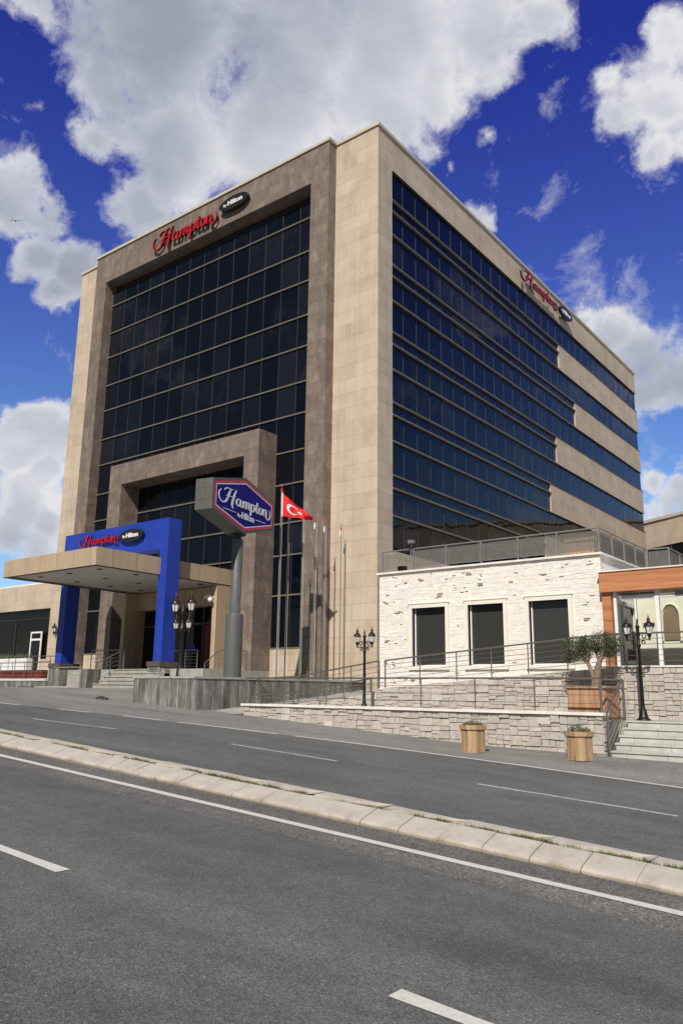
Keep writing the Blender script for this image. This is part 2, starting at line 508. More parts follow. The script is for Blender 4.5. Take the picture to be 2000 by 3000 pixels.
for x in fr(-40, 45, 1): vs += [(x, -19.44, plane_z(x, 0) + .03), (x, -19.11, plane_z(x, 0) + .115), (x, -18.72, plane_z(x, 0) + .115)]
kf.add(vs, [(3 * i + j, 3 * i + 3 + j, 3 * i + 4 + j, 3 * i + 1 + j) for i in range(85) for j in (0, 1)])
kf.build('kerb_filling', plain('kerb_soil', (.19, .15, .115), .95, 0, .2, .3, 12, .4), None, 'structure')

# weeds in the kerb gap
wd = MB()
def weed(x, dens, h, wid=.022):
    for _ in range(dens):
        px = x + R.gauss(0, .05); py = -19.05 + R.uniform(-wid, wid)
        z = plane_z(px, py) + .10
        hh = h * R.uniform(.4, 1.1); a = R.uniform(0, 2 * pi); w = R.uniform(.004, .010)
        dx, dy = cos(a) * w, sin(a) * w
        lx, ly = R.gauss(0, .022), R.gauss(-.012, .022)
        c = R.choice([(.07, .12, .03), (.10, .15, .04), (.05, .09, .025), (.16, .17, .07), (.20, .17, .09)])
        wd.add([(px - dx, py - dy, z), (px + dx, py + dy, z), (px + lx, py + ly, z + hh)], [(0, 1, 2)], c)
for a, b, d in ((6.3, 7.6, 26), (8.45, 8.95, 60), (9.9, 11.0, 44), (11.15, 11.35, 20), (11.5, 11.8, 36), (12.1, 12.3, 40), (12.75, 12.85, 10),
                (13.35, 13.5, 30), (13.65, 13.8, 20), (13.9, 14.35, 40), (14.55, 14.7, 14), (14.75, 15.9, 46), (15.9, 16.05, 14), (16.15, 16.4, 26),
                (16.5, 17.0, 36), (17.0, 17.25, 14), (17.3, 17.6, 18), (4.5, 5.4, 25), (1.5, 2.5, 25), (-2, 0, 18)):
    x = a
    while x < b:
        if mnoise.noise(Vector((x * 5, 3, 1))) > -.05: weed(x, int(d * 1.5), .085)
        x += .045
for x in fr(5, 18, .12):
    if R.random() < .45: weed(x, 8, .05)
wd.build('kerb_weeds', M['leafmat'], None, 'stuff')

# ------------------------------------------------------------------ hotel
H = thing('hotel_building', 'seven storey hotel block of beige and brown stone with dark curtain glass on two faces', 'hotel', (-12, 19, 2))
ZT = 28.92
LR = 38.4
ma = [25.48 - 3.5 * k for k in range(5)]; mb = [24.87 - 3.5 * k for k in range(5)]; mc = [23.60 - 3.5 * k for k in range(5)]
sk = [21.64, 24.1, 20.43, 19.13, 18.0]
b = MB()
b.box(-2.59, 0, 0, 1.185, 1.5, ZT)                 # corner pier
b.box(-24.15, -21.67, 0, 1.2, 1.5, ZT)             # left pier
b.box(-.45, 0, 1.185, LR, 27.11, ZT)               # fascia of the side face
b.box(-.45, 0, 1.185, LR, 1.5, 8.0)                # base of the side face
for k in range(5):
    b.box(-.45, 0, sk[k], LR, mc[k], ma[k])
b.box(-24.15, -.45, LR - .4, LR, 1.5, ZT)
b.box(-24.15, -23.7, 1.2, LR - .4, 1.5, ZT)
b.box(-20.5, -2.6, .02, .30, 2.2, 3.78)                 # stone panel under the front glass
b.build('stone_wall', M['tan'], H)
b = MB(); b.box(-23.7, -.45, .6, LR - .4, 28.3, 28.5); b.build('roof', M['roof'], H)
b = MB(); b.box(-23.6, -.5, .7, LR - .5, 1.6, 28.2); b.build('inner_core', M['black'], H)
# brown frame round the front glass
b = MB()
b.box(-21.67, -20.58, -.57, .28, 1.5, ZT - .003); b.box(-3.75, -2.59, -.57, .28, 1.5, ZT - .003)
b.box(-20.58, -3.75, -.57, .28, 26.98, ZT - .003)
b.build('brown_frame', M['brown'], H)
# inner portal
b = MB()
b.box(-17.62, -16.55, -1.22, .05, 1.5, 14.22); b.box(-7.05, -6.08, -1.22, .05, 1.5, 14.22)
b.box(-16.55, -7.05, -1.22, .05, 13.02, 14.22)
b.build('entrance_portal', M['brown'], H)
# coping
b = MB()
def cap(x0, x1, y0, y1, zb=ZT): b.box(x0, x1, y0, y1, zb, zb + .16)
cap(-24.23, -21.75, -.08, .35); cap(-21.75, -2.51, -.65, .35); cap(-2.51, .08, -.08, .35)
cap(-.35, .08, .35, LR + .08); cap(-24.23, -23.8, .35, LR + .08); cap(-23.8, -.35, LR - .35, LR + .08)
b.build('parapet_coping', M['cap'], H)
b = MB(); b.box(-20.9, -3.5, .30, .34, 26.2, 26.98); b.build('soffit_panel', M['dark'], H)

# front glass: storey bands, each a part, mullions its sub-part
hz = [26.98, 26.45, 25.55, 23.67, 22.03, 20.16, 18.51, 16.66, 15.05, 13.21, 11.59, 9.68, 8.13, 6.24, 3.81]
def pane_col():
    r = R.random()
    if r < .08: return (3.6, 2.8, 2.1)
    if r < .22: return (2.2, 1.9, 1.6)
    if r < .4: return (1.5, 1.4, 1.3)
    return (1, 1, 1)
def front_band(i, z0, z1):
    g = MB(); mu = MB(); tr = MB()
    k = 0; x1 = -3.75
    while x1 > -20.57:
        x0 = max(-20.58, x1 - 1.2)
        if x0 - -20.58 < .3: x0 = -20.58
        tl = [R.gauss(0, .006) for _ in range(4)]
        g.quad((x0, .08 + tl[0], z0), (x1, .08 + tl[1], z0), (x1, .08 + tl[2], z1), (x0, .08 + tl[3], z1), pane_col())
        if x0 > -20.5: g.m = 1; g.box(x0 - .010, x0 + .010, .06, .12, z0 + .05, z1 - .05); g.m = 0
        x1 = x0
    w = g.build('window_band', [M['glass'], M['mull']], H)
    tr.box(-20.575, -3.755, .0, .13, z0 - .034, z0 + .034)
    tr.build('transom', M['transom'], w)
for i in range(1, len(hz) - 1): front_band(i, hz[i + 1], hz[i])
def side_band(z0, z1, yend):
    g = MB(); mu = MB(); tr = MB()
    y0 = 1.185; j = 0
    while y0 < yend - .05:
        y1 = min(yend, 3.44 + (j - 1) * 1.198 + .0 if j else 2.245)
        if yend - y1 < .35: y1 = yend
        t = [R.gauss(0, .003) for _ in range(4)]
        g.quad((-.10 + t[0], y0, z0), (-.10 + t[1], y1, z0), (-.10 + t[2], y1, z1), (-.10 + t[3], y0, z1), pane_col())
        if y1 < yend - .05: g.m = 1; g.box(-.13, -.085, y1 - .011, y1 + .011, z0 + .03, z1 - .03); g.m = 0
        y0 = y1; j += 1
    if yend > LR - .1:
        g.quad((-.10, LR, z0), (-6, LR + .003, z0), (-6, LR + .003, z1), (-.10, LR, z1))
    w = g.build('window_band', [M['glass'], M['mull']], H)
    return w
def transom(w, z, yend, d=.03):
    t = MB(); t.box(-.13, d, 1.19, yend, z - .036, z + .036); t.build('transom', M['transom'], w)
def ledge(w, z, s): pass
zt = 27.11
w = side_band(ma[0], zt, LR); transom(w, ma[0], sk[0])
for k in range(5):
    w = side_band(mb[k], ma[k], sk[k]); transom(w, mb[k], sk[k])
    w = side_band(mc[k], mb[k], sk[k]); transom(w, mc[k], sk[k])
    if k < 4: w = side_band(ma[k + 1], mc[k], LR); transom(w, ma[k + 1], sk[k + 1])
    else: w = side_band(8.0, mc[k], LR)
# sills where a glass band meets stone
b = MB()
for k in range(5):
    b.box(-.1, .02, sk[k], LR, mc[k] - .03, mc[k]); b.box(-.1, .035, sk[k], LR, ma[k], ma[k] + .03)
b.box(-.1, .03, 1.185, LR, 27.08, 27.11)
b.build('window_sill', M['mull'], H)

# ---- lettering -------------------------------------------------
STROKES = [
 ([(5, 29), (2, 25), (1, 18), (3, 11), (8, 7.5), (13, 10), (16.5, 17), (19, 26), (22, 35)], [1.0, 1.2, 1.5, 1.9, 2.2, 2.3, 2.6, 2.9, 1.6]),
 ([(11, 30), (13, 34), (17, 35.5), (22, 35), (26, 36.5)], [.9, 1.4, 1.6, 1.4, .8]),
 ([(32, 37), (29, 29), (26.5, 18), (25, 8), (26.5, 1.5)], [1.2, 2.4, 3.1, 3.0, 1.0]),
 ([(13.5, 20.5), (19, 22), (25, 22.3), (31, 25)], [.8, 1.3, 1.3, .8]),
 ([(40, 22), (36.5, 23), (33.4, 19), (33.2, 13), (36, 10.2), (39, 14), (40.6, 21)], [1.4, 1.6, 2.5, 2.5, 1.8, 1.3, 1.5]),
 ([(41.4, 23), (40, 16), (40.4, 11), (43, 11), (45.5, 15)], [2.2, 2.7, 2.5, 1.4, .8]),
 ([(46.2, 23), (45.6, 16), (45.2, 10)], [2.4, 2.7, 2.5]),
 ([(45.8, 17), (48.5, 22.5), (51, 22.3), (51, 16), (50.6, 10)], [1, 1.5, 2.2, 2.7, 2.5]),
 ([(51, 17), (53.6, 22.5), (56.1, 22.3), (56, 16), (56.6, 11), (59, 13)], [1, 1.5, 2.2, 2.7, 2.3, .9]),
 ([(61.5, 24), (60.7, 14), (60, 1)], [2.3, 2.8, 2.3]),
 ([(60.8, 17), (63.4, 22.6), (66.6, 21.5), (67.3, 16), (65.4, 10.8), (61.5, 11.2)], [1, 1.6, 2.3, 2.7, 2, 1.1]),
 ([(73, 30), (71.5, 21), (71.2, 13), (73.2, 10.2), (76, 13)], [1.6, 2.6, 2.7, 1.9, .8]),
 ([(67.8, 23.2), (72, 23.8), (76.5, 24.2)], [.9, 1.3, .9]),
 ([(79.5, 23), (76.8, 19.5), (76.8, 13.5), (79.6, 10.2), (82.4, 13.5), (82.4, 19.5), (79.5, 23)], [1.7, 2.5, 2.5, 1.7, 2.3, 2.3, 1.7]),
 ([(85.4, 23.4), (85.2, 16), (85, 10)], [2.4, 2.7, 2.5]),
 ([(85.2, 16.5), (88, 22.5), (90.8, 22), (91, 15), (91.4, 9), (94, 5.5), (97.6, 7.5), (99.4, 14), (98.6, 21), (96.4, 25)], [1, 1.5, 2.4, 2.8, 2.6, 2, 1.7, 1.5, 1.2, .7]),
]
def catmull(P, W, n=6):
    out = []
    for i in range(len(P) - 1):
        p0 = P[max(i - 1, 0)]; p1 = P[i]; p2 = P[i + 1]; p3 = P[min(i + 2, len(P) - 1)]
        for j in range(n + (i == len(P) - 2)):
            t = j / n
            q = tuple(.5 * ((2 * p1[k]) + (-p0[k] + p2[k]) * t + (2 * p0[k] - 5 * p1[k] + 4 * p2[k] - p3[k]) * t * t +
                            (-p0[k] + 3 * p1[k] - 3 * p2[k] + p3[k]) * t ** 3) for k in (0, 1))
            out.append((q, W[i] + (W[i + 1] - W[i]) * t))
    return out
def script_word(o, U, V, Nn, width, thick, wk=1.0, vs_=.76):
    """the cursive word: o lower-left, U along, V up, Nn towards the viewer"""
    o, U, V, Nn = map(Vector, (o, U, V, Nn)); sc = width / 100
    b = MB()
    for si, (P, W) in enumerate(STROKES):
        pts = catmull(P, W); n = len(pts); rows = []
        d0 = si * .0007
        for i, ((x, y), w) in enumerate(pts):
            a = pts[max(i - 1, 0)][0]; c = pts[min(i + 1, n - 1)][0]
            tx, ty = c[0] - a[0], c[1] - a[1]; l = sqrt(tx * tx + ty * ty) or 1
            nx, ny = -ty / l, tx / l; w *= wk * .55
            for sg in (1, -1):
                q = o + (U * (x + sg * nx * w) + V * (y + sg * ny * w) * vs_) * sc
                rows.append((q + Nn * d0, q + Nn * (thick + d0)))
        vs = []
        for r_ in rows: vs += [r_[0], r_[1]]
        # per i: 4i back L, 4i+1 front L, 4i+2 back R, 4i+3 front R
        fs = []; ff = []
        for i in range(n - 1):
            A = 4 * i; B = A + 4
            ff += [(A + 1, B + 1, B + 3, A + 3)]
            fs += [(A, A + 2, B + 2, B), (A, B, B + 1, A + 1), (A + 2, A + 3, B + 3, B + 2)]
        fs += [(0, 1, 3, 2), (4 * n - 4, 4 * n - 2, 4 * n - 1, 4 * n - 3)]
        b.m = 0; b.add(vs, ff); b.m = 1; b.add(vs, fs); b.m = 0
    return b
def text_mb(txt, o, U, V, Nn, height, thick, width=None, bold=.02):
    cu = bpy.data.curves.new('t', 'FONT'); cu.body = txt; cu.size = 1; cu.offset = bold; cu.resolution_u = 3
    ob = bpy.data.objects.new('t', cu); COL.objects.link(ob)
    dg = bpy.context.evaluated_depsgraph_get(); me = ob.evaluated_get(dg).to_mesh()
    vs = [v.co.copy() for v in me.vertices]; fs = [tuple(p.vertices) for p in me.polygons]
    xs = [v.x for v in vs]; w = max(xs) - min(xs); x0 = min(xs)
    sc = height / .73; sx = sc if width is None else width / w
    o, U, V, Nn = map(Vector, (o, U, V, Nn))
    b = MB(); P = [o + U * ((v.x - x0) * sx) + V * (v.y * sc) + Nn * thick for v in vs]
    b.add(P, fs)
    Q = [p - Nn * thick * .98 for p in P]
    ed = {}
    for f in fs:
        for i in range(len(f)):
            k = (f[i], f[(i + 1) % len(f)])
            ed[k] = 1
    for (i, j) in list(ed):
        if (j, i) not in ed: b.add([P[i], P[j], Q[j], Q[i]], [(0, 3, 2, 1)])
    ob.evaluated_get(dg).to_mesh_clear(); bpy.data.objects.remove(ob); bpy.data.curves.remove(cu)
    return b
def ellipse(c, U, V, Nn, a, bb, thick, n=40):
    c, U, V, Nn = map(Vector, (c, U, V, Nn))
    m = MB(); m.prism([c + U * (a * cos(2 * pi * k / n)) + V * (bb * sin(2 * pi * k / n)) for k in range(n)], Nn * thick)
    return m
def hotel_sign(parent, x0, x1, zb, ox0, ox1, oz, oh, y, U, Nn, base, so=.18, tk=.09, vs_=.68):
    """base(t, n) -> world point for distance t along the wall and n off it"""
    V = (0, 0, 1)
    w = script_word(base(x0, so, zb), U, V, Nn, x1 - x0, tk, 1.05, vs_).build('sign_lettering', [M['red'], M['black2']], parent)
    for f in (.08, .3, .5, .68, .84):
        br = MB()
        p = base(x0 + (x1 - x0) * f, 0, zb + (x1 - x0) * .16)
        q = base(x0 + (x1 - x0) * f, so, zb + (x1 - x0) * .16)
        br.tube(p, q, .02, 6); br.build('sign_bracket', M['dark'], parent)
    br = MB(); p = base((ox0 + ox1) / 2, 0, oz); q = base((ox0 + ox1) / 2, so, oz); br.tube(p, q, .03, 6)
    br.build('sign_bracket', M['dark'], parent)
    o = ellipse(base((ox0 + ox1) / 2, so - .02, oz), U, V, Nn, (ox1 - ox0) / 2, oh / 2, tk + .06).build('oval_sign', M['black2'], parent)
    W = (ox1 - ox0)
    t = text_mb('by', base(ox0 + W * .17, so + tk + .045, oz - oh * .12), U, V, Nn, oh * .22, .02, W * .12, .02)
    t2 = text_mb('Hilton', base(ox0 + W * .32, so + tk + .045, oz - oh * .15), U, V, Nn, oh * .36, .02, W * .50, .03)
    t.add(t2.v, t2.f)
    t.build('sign_text', M['white'], o)
hotel_sign(H, -15.85, -10.35, 27.02, -10.15, -7.95, 27.93, .78, 0, (1, 0, 0), (0, -1, 0), lambda t, n, z: (t, -.57 - n, z), .13, .12, .68)
hotel_sign(H, 15.3, 21.0, 27.38, 21.35, 23.6, 28.0, .78, 0, (0, 1, 0), (1, 0, 0), lambda t, n, z: (n, t, z), .22, .10, .52)

# ---- entrance below the portal
b = MB(); b.box(-15.05, -14.8, -1.65, .05, 2.0, 6.8); b.box(-8.3, -8.02, -1.65, .05, 2.0, 6.8)
b.box(-14.8, -8.3, -.9, .05, 5.9, 6.8)
b.build('entrance_side_wall', M['tanpanel'], H)
b = MB(); b.box(-8.25, -7.05, -1.25, .03, 6.8, 7.9); b.box(-16.5, -14.9, -1.2, .03, 6.8, 7.9)
g = MB(); g.quad((-14.8, -.35, 2.75), (-8.3, -.35, 2.75), (-8.3, -.35, 5.9), (-14.8, -.35, 5.9)); dg_ = g.build('lobby_glass', M['glass_low'], H)
b = MB()
for x in (-13.2, -11.6, -10.2): b.box(x - .04, x + .04, -.42, -.34, 2.75, 5.9)
b.box(-14.8, -8.3, -.42, -.345, 5.05, 5.15)
b.build('door_frame', M['mull'], dg_)
b = MB(); b.box(-10.1, -9.7, -.40, -.36, 2.8, 5.0); b.build('wood_panel', M['maroon'], dg_)
b = MB(); b.box(-11.35, -10.7, -.44, -.40, 3.75, 4.1); b.build('reception_sign', M['blue'], dg_)

# canopy
b = MB()
CX0, CX1, CY0, CY1 = -14.95, -8.0, -8.43, -.62
b.box(CX0, CX1, CY0, CY0 + .12, 6.80, 7.55); b.box(CX0, CX0 + .12, CY0 + .12, CY1, 6.80, 7.55)
b.box(CX1 - .12, CX1, CY0 + .12, CY1, 6.80, 7.55); b.box(CX0 + .12, CX1 - .12, CY1 - .12, CY1, 6.80, 7.55)
cn = b.build('canopy', M['tanpanel'], H)
b = MB(); b.box(CX0 + .12, CX1 - .12, CY0 + .12, CY1 - .12, 6.86, 7.3); b.build('canopy_soffit', M['soffit'], cn)
b = MB()
b.box(CX0 + .002, CX1 - .002, CY0 + .002, CY0 + .16, 6.775, 6.80); b.box(CX0 + .002, CX0 + .16, CY0 + .16, CY1, 6.775, 6.80); b.box(CX1 - .16, CX1 - .002, CY0 + .16, CY1, 6.775, 6.80)
b.build('edge_trim', M['dark'], cn)
for i in range(3):
    for j in range(4):
        x = CX0 + 1.3 + i * 2.2; y = CY0 + 1.1 + j * 1.9
        b = MB(); b.lathe((x, y, 6.83), [(.10, 0), (.13, .02), (.13, .04)], 12); b.build('downlight', M['dark'], cn)

# left wing
b = MB()
b.box(-24.25, -24.155, 0.001, .25, 1.5, 8.22); b.box(-46, -24.25, 0, .25, 6.66, 8.22); b.box(-46, -40, 0, .25, 1.5, 6.66)
b.box(-40, -24.25, .02, .22, 1.5, 3.6)
b.box(-46, -24.2, .25, 14, 7.9, 8.1); b.box(-46, -45.7, .25, 14, 1.5, 7.9)
lw = b.build('side_wing_wall', M['tan'], H)
b = MB()
g = MB()
for x in fr(-40, -24.25, 1.75)[:-1]:
    g.quad((x, .20, 3.6), (x + 1.75, .20 + R.gauss(0, .004), 3.6), (x + 1.75, .20 + R.gauss(0, .004), 6.66), (x, .20, 6.66))
g.m = 1
for x in fr(-40, -24.25, 3.5)[1:-1]: g.box(x - .02, x + .02, .13, .195, 3.6, 6.04)
g.box(-40, -24.25, .13, .19, 6.06, 6.09)
w = g.build('window_band', [M['glass_low'], M['mull']], H)
b = MB()
b.box(-26.05, -25.95, -.06, .0, 2.35, 5.26); b.box(-24.95, -24.85, -.06, .0, 2.35, 5.26); b.box(-25.95, -24.95, -.06, .0, 5.16, 5.26)
b.box(-25.95, -24.95, -.06, .0, 4.72, 4.84)
d = b.build('side_door', M['white'], H)
g = MB(); g.quad((-25.95, -.03, 2.35), (-24.95, -.03, 2.35), (-24.95, -.03, 5.16), (-25.95, -.03, 5.16)); g.build('door_glass', M['glass_low'], d)

# ------------------------------------------------------------------ blue entrance frame
F = thing('entrance_arch', 'bright blue square entrance frame standing through the tan canopy', 'entrance arch', (-11.5, -4.75, 2.8))
JB = plain('blue_joint', (.03, .075, .40), .4)
for x0, x1 in ((-15.42, -14.9), (-8.12, -7.6)):
    b = MB(); b.box(x0, x1, -5.1, -4.38, 3.05, 7.95); b.m = 1
    for zz in (4.4, 5.8, 7.1): b.box(x0 - .003, x1 + .003, -5.103, -4.377, zz, zz + .012)
    b.build('column', [M['blue'], JB], F)
b = MB(); b.box(-15.42, -7.6, -5.1, -4.38, 7.95, 9.32); b.m = 1
for xx in (-14, -12.4, -10.8, -9.2): b.box(xx, xx + .012, -5.103, -4.377, 7.95, 9.323)
b.build('beam', [M['blue'], JB], F)
for x0, x1, zb in ((-15.62, -14.7, 1.6), (-8.3, -7.4, 1.8)):
    b = MB(); b.box(x0 + .04, x1 - .04, -5.26, -4.22, zb, 2.85); pl = b.build('plinth', M['slab'], F)
    b = MB(); b.box(x0, x1, -5.3, -4.18, 2.85, 3.05); b.build('plinth_cap', M['marble'], pl)
hotel_sign(F, -14.0, -10.95, 8.42, -10.85, -9.15, 8.74, .58, 0, (1, 0, 0), (0, -1, 0), lambda t, n, z: (t, -5.1 - n, z), .10, .06, .60)

# ------------------------------------------------------------------ podium, stairs, landing
P = thing('podium_wall', 'raised forecourt podium clad in dark grey slate slabs below the pylon sign', 'podium', (-2.5, -6, 1.2))
b = MB()
base = [(-4.06, -9.2), (-.9, -9.2), (-.15, -.58), (-2.58, -.58), (-7.2, -.9), (-7.2, -6.3), (-4.06, -6.3)]
b.prism([(x, y, .6) for x, y in base], (0, 0, 1.67))
b.build('slab_wall', M['slab'], P)
b = MB()
cen = Vector((-3.6, -4.6))
b.prism([(x + (.03 if x > -3 else -.03), y - (.03 if y < -5 else 0), 2.27) for x, y in base], (0, 0, .07))
b.build('coping', M['pave'], P)
ST = thing('entrance_stairs', 'pale stone steps climbing to the hotel door beside the podium', 'stairs', (-10, -6, 1.9))
b = MB()
for k in range(5):
    b.box(-10.55, -7.21, -6.3 + .28 * k, -4.9, 1.2, 1.95 + .16 * (k + 1) - .04)
b.build('riser', M['pave'], ST)
b = MB()
for k in range(5):
    y1 = -6.3 + .28 * (k + 1) if k < 4 else -4.9
    b.box(-10.55, -7.215, -6.335 + .28 * k, y1 - .036, 1.95 + .16 * (k + 1) - .04, 1.95 + .16 * (k + 1))
b.build('tread', M['pave'], ST)
b = MB(); b.box(-14.6, -5.2, -4.9, -.95, 1.2, 2.75); b.build('landing', M['pave'], ST)
b = MB(); b.box(-11.08, -10.58, -6.62, -5.9, 1.3, 2.72); b.build('newel_block', M['slab'], ST)
b = MB(); b.prism([(-14.6, -6.5, 1.0), (-11.1, -6.5, 1.0), (-11.1, -6.5, 1.99), (-14.6, -6.5, 1.97)], (0, 1.6, .0)); b.build('side_slab', M['pave'], ST)

# ------------------------------------------------------------------ railings
def railing(name, label, pts, h=.83, nrod=4, gap=1.3, r=.024, posts=True, group='stainless steel handrails', base_drop=0, mat='steel'):
    """pts: floor points of the run; the handrail follows them at height h"""
    pts = [Vector(p) for p in pts]
    T = thing(name, label, 'railing', tuple(pts[0]), group)
    b = MB(); b.path([p + Vector((0, 0, h)) for p in pts], r, 10)
    b.tube(pts[0] + Vector((0, 0, h)), pts[0], r, 8); b.tube(pts[-1] + Vector((0, 0, h)), pts[-1], r, 8)
    b.build('handrail', M[mat], T)
    for k in range(nrod):
        z = h * (k + 1) / (nrod + 1)
        b = MB()
        for a, c in zip(pts, pts[1:]): b.tube(a + Vector((0, 0, z)), c + Vector((0, 0, z)), .0075, 5)
        b.build('rod', M[mat], T)
    for a, c in zip(pts, pts[1:]):
        n = max(1, int(round((c - a).length / gap)))
        for i in range(1, n + 1):
            if i == n and c is pts[-1]: continue
            p = a + (c - a) * i / n
            q = MB(); q.tube(p - Vector((0, 0, base_drop)), p + Vector((0, 0, h - r)), .018, 8); q.build('post', M[mat], T)
    return T
railing('handrail_run', 'long level handrail standing on the white topped low stone wall', [(.84, -8.55, 1.50), (12.42, -8.55, 1.50)], .79, 3, 1.62)
railing('handrail_run', 'sloping handrail beside the paved ramp right of the slate podium', [(-.75, -6.5, 1.45), (1.29, -6.47, 1.55), (4.62, -6.47, 2.02)], .85, 4, 1.25)
railing('handrail_run', 'sloping handrail climbing in front of the three dark windows to the orange entrance',
        [(4.83, -6.44, 2.04), (7.39, -6.44, 2.26), (11.95, -6.44, 2.63), (19.5, -6.44, 2.63)], .84, 5, 1.18)
railing('handrail_run', 'low handrail on the near edge of the paved rise behind the stone wall', [(-.4, -6.9, 1.32), (1.3, -6.75, 1.42), (4.4, -6.62, 1.90)], .42, 2, .9)
railing('handrail_run', 'bent handrail going up the pale marble steps at the end of the stone wall',
        [(12.66, -8.85, .56), (12.62, -7.55, 1.33)], .95, 4, 1.3)
railing('handrail_run', 'handrail on the right side of the pale marble steps at the picture edge',
        [(14.62, -8.85, .5), (14.55, -7.55, 1.33)], .95, 4, 1.3)
railing('handrail_run', 'short handrail closing the walkway corner behind the olive planter',
        [(12.62, -7.5, 1.31), (12.42, -8.5, 1.31)], .95, 4, 1.3)
railing('handrail_run', 'handrail sloping up the left edge of the hotel entrance steps', [(-10.45, -6.25, 2.08), (-10.45, -4.85, 2.76)], .88, 4, .7)
railing('handrail_run', 'level handrail on the landing left of the hotel door', [(-10.5, -4.75, 2.75), (-13.0, -4.75, 2.75)], .88, 4, 1.2)
railing('handrail_run', 'handrail beside the slope between the blue left column and the steps', [(-13.7, -6.2, 1.97), (-12.6, -5.5, 1.99)], .85, 4, .7)
railing('handrail_run', 'level handrail on the landing behind the four headed lamp post', [(-8.15, -3.95, 2.75), (-6.62, -3.95, 2.75)], .82, 5, .75)
railing('handrail_run', 'bent handrail on both sides of the pylon sign post foot', [(-6.2, -3.9, 2.2), (-5.35, -3.9, 2.72), (-3.75, -3.9, 2.66)], .80, 4, .7)
railing('handrail_run', 'front handrail along the left cafe terrace wall', [(-15.6, -5.2, 2.30), (-30, -5.2, 2.30)], .82, 3, 1.1)
railing('handrail_run', 'upper handrail behind the planters of the left cafe terrace', [(-15.6, -4.2, 2.40), (-30, -4.2, 2.62)], 1.05, 3, 1.6)

# ------------------------------------------------------------------ left terrace
T = thing('cafe_terrace', 'low grey slate wall of the raised cafe terrace left of the hotel door', 'terrace wall', (-22, -5.3, 1.9))
b = MB(); b.box(-34, -15.63, -5.35, -5.05, 1.2, 2.24); b.build('slab_wall', M['slab'], T)
b = MB(); b.box(-34, -15.63, -5.39, -5.0, 2.24, 2.30); b.build('coping', M['whitecap'], T)
b = MB(); b.box(-34, -15.2, -5.0, -.02, 1.2, 2.36); b.build('deck', M['pave'], T)
T = MB(); T.box(-24, -15.22, -7.05, -6.7, .9, 1.92); tag(T.build('street_ledge', M['slab'], None), 'low grey stone kerb wall at the left street edge', 'ledge')
T = MB(); T.box(-15.2, -14.32, -7.02, -6.75, 1.72, 1.95); T.box(-15.12, -15.0, -7.0, -6.8, 1.3, 1.72); T.box(-14.5, -14.4, -7.0, -6.8, 1.3, 1.72)
tag(T.build('street_bench', M['dark'], None), 'small black bench at the end of the low grey street wall', 'bench')
for i, (x0, x1) in enumerate(((-25.4, -23.75), (-23.6, -21.85))):
    W = thing('plant_box', ['white planter box with spiky leaves, left one on the cafe terrace', 'white planter box with spiky leaves, right one on the cafe terrace'][i], 'planter', ((x0 + x1) / 2, -2.5, 2.36), 'white terrace planters')
    b = MB(); b.box(x0, x1, -2.7, -2.3, 2.36, 3.5); b.build('box', M['white'], W)
    b = MB()
    for k in range(5):
        cx = x0 + .2 + (x1 - x0 - .4) * k / 4
        for _ in range(16):
            a = R.uniform(0, 2 * pi); l = R.uniform(.25, .5)
            e = Vector((cos(a) * l * .6, sin(a) * l * .6, l * .8)); p = Vector((cx, -2.5, 3.5)); n = Vector((-sin(a), cos(a), 0)) * .02
            b.add([p - n, p + n, p + e], [(0, 1, 2)], R.choice([(.06, .12, .03), (.10, .17, .05)]))
    b.build('leaves', M['leafmat'], W)
for i, x0 in enumerate((-22.3, -20.85, -19.4)):
    b = MB(); b.box(x0, x0 + 1.38, -4.1, -3.75, 2.36, 2.80)
    tag(b.build('wood_trough', M['maroon'], None), ['dark red wooden trough, first from the left on the terrace', 'dark red wooden trough, middle one of the terrace row', 'dark red wooden trough nearest the blue column'][i], 'trough', 'dark red wooden troughs')

b = MB(); gx, gy = -5.35, -9.6; gz = ground_z(gx, gy)
b.lathe((gx, gy, gz), [(.20, -.01), (.17, .05), (.08, .09), (.02, .10)], 9, (.03, .03, .03)); b.lathe((gx + .22, gy + .05, gz), [(.12, -.01), (.09, .05), (.01, .06)], 7, (.03, .03, .03))
tag(b.build('dark_rag', M['leafmat'], None), 'small dark lump lying on the forecourt asphalt left of the podium', 'rag')
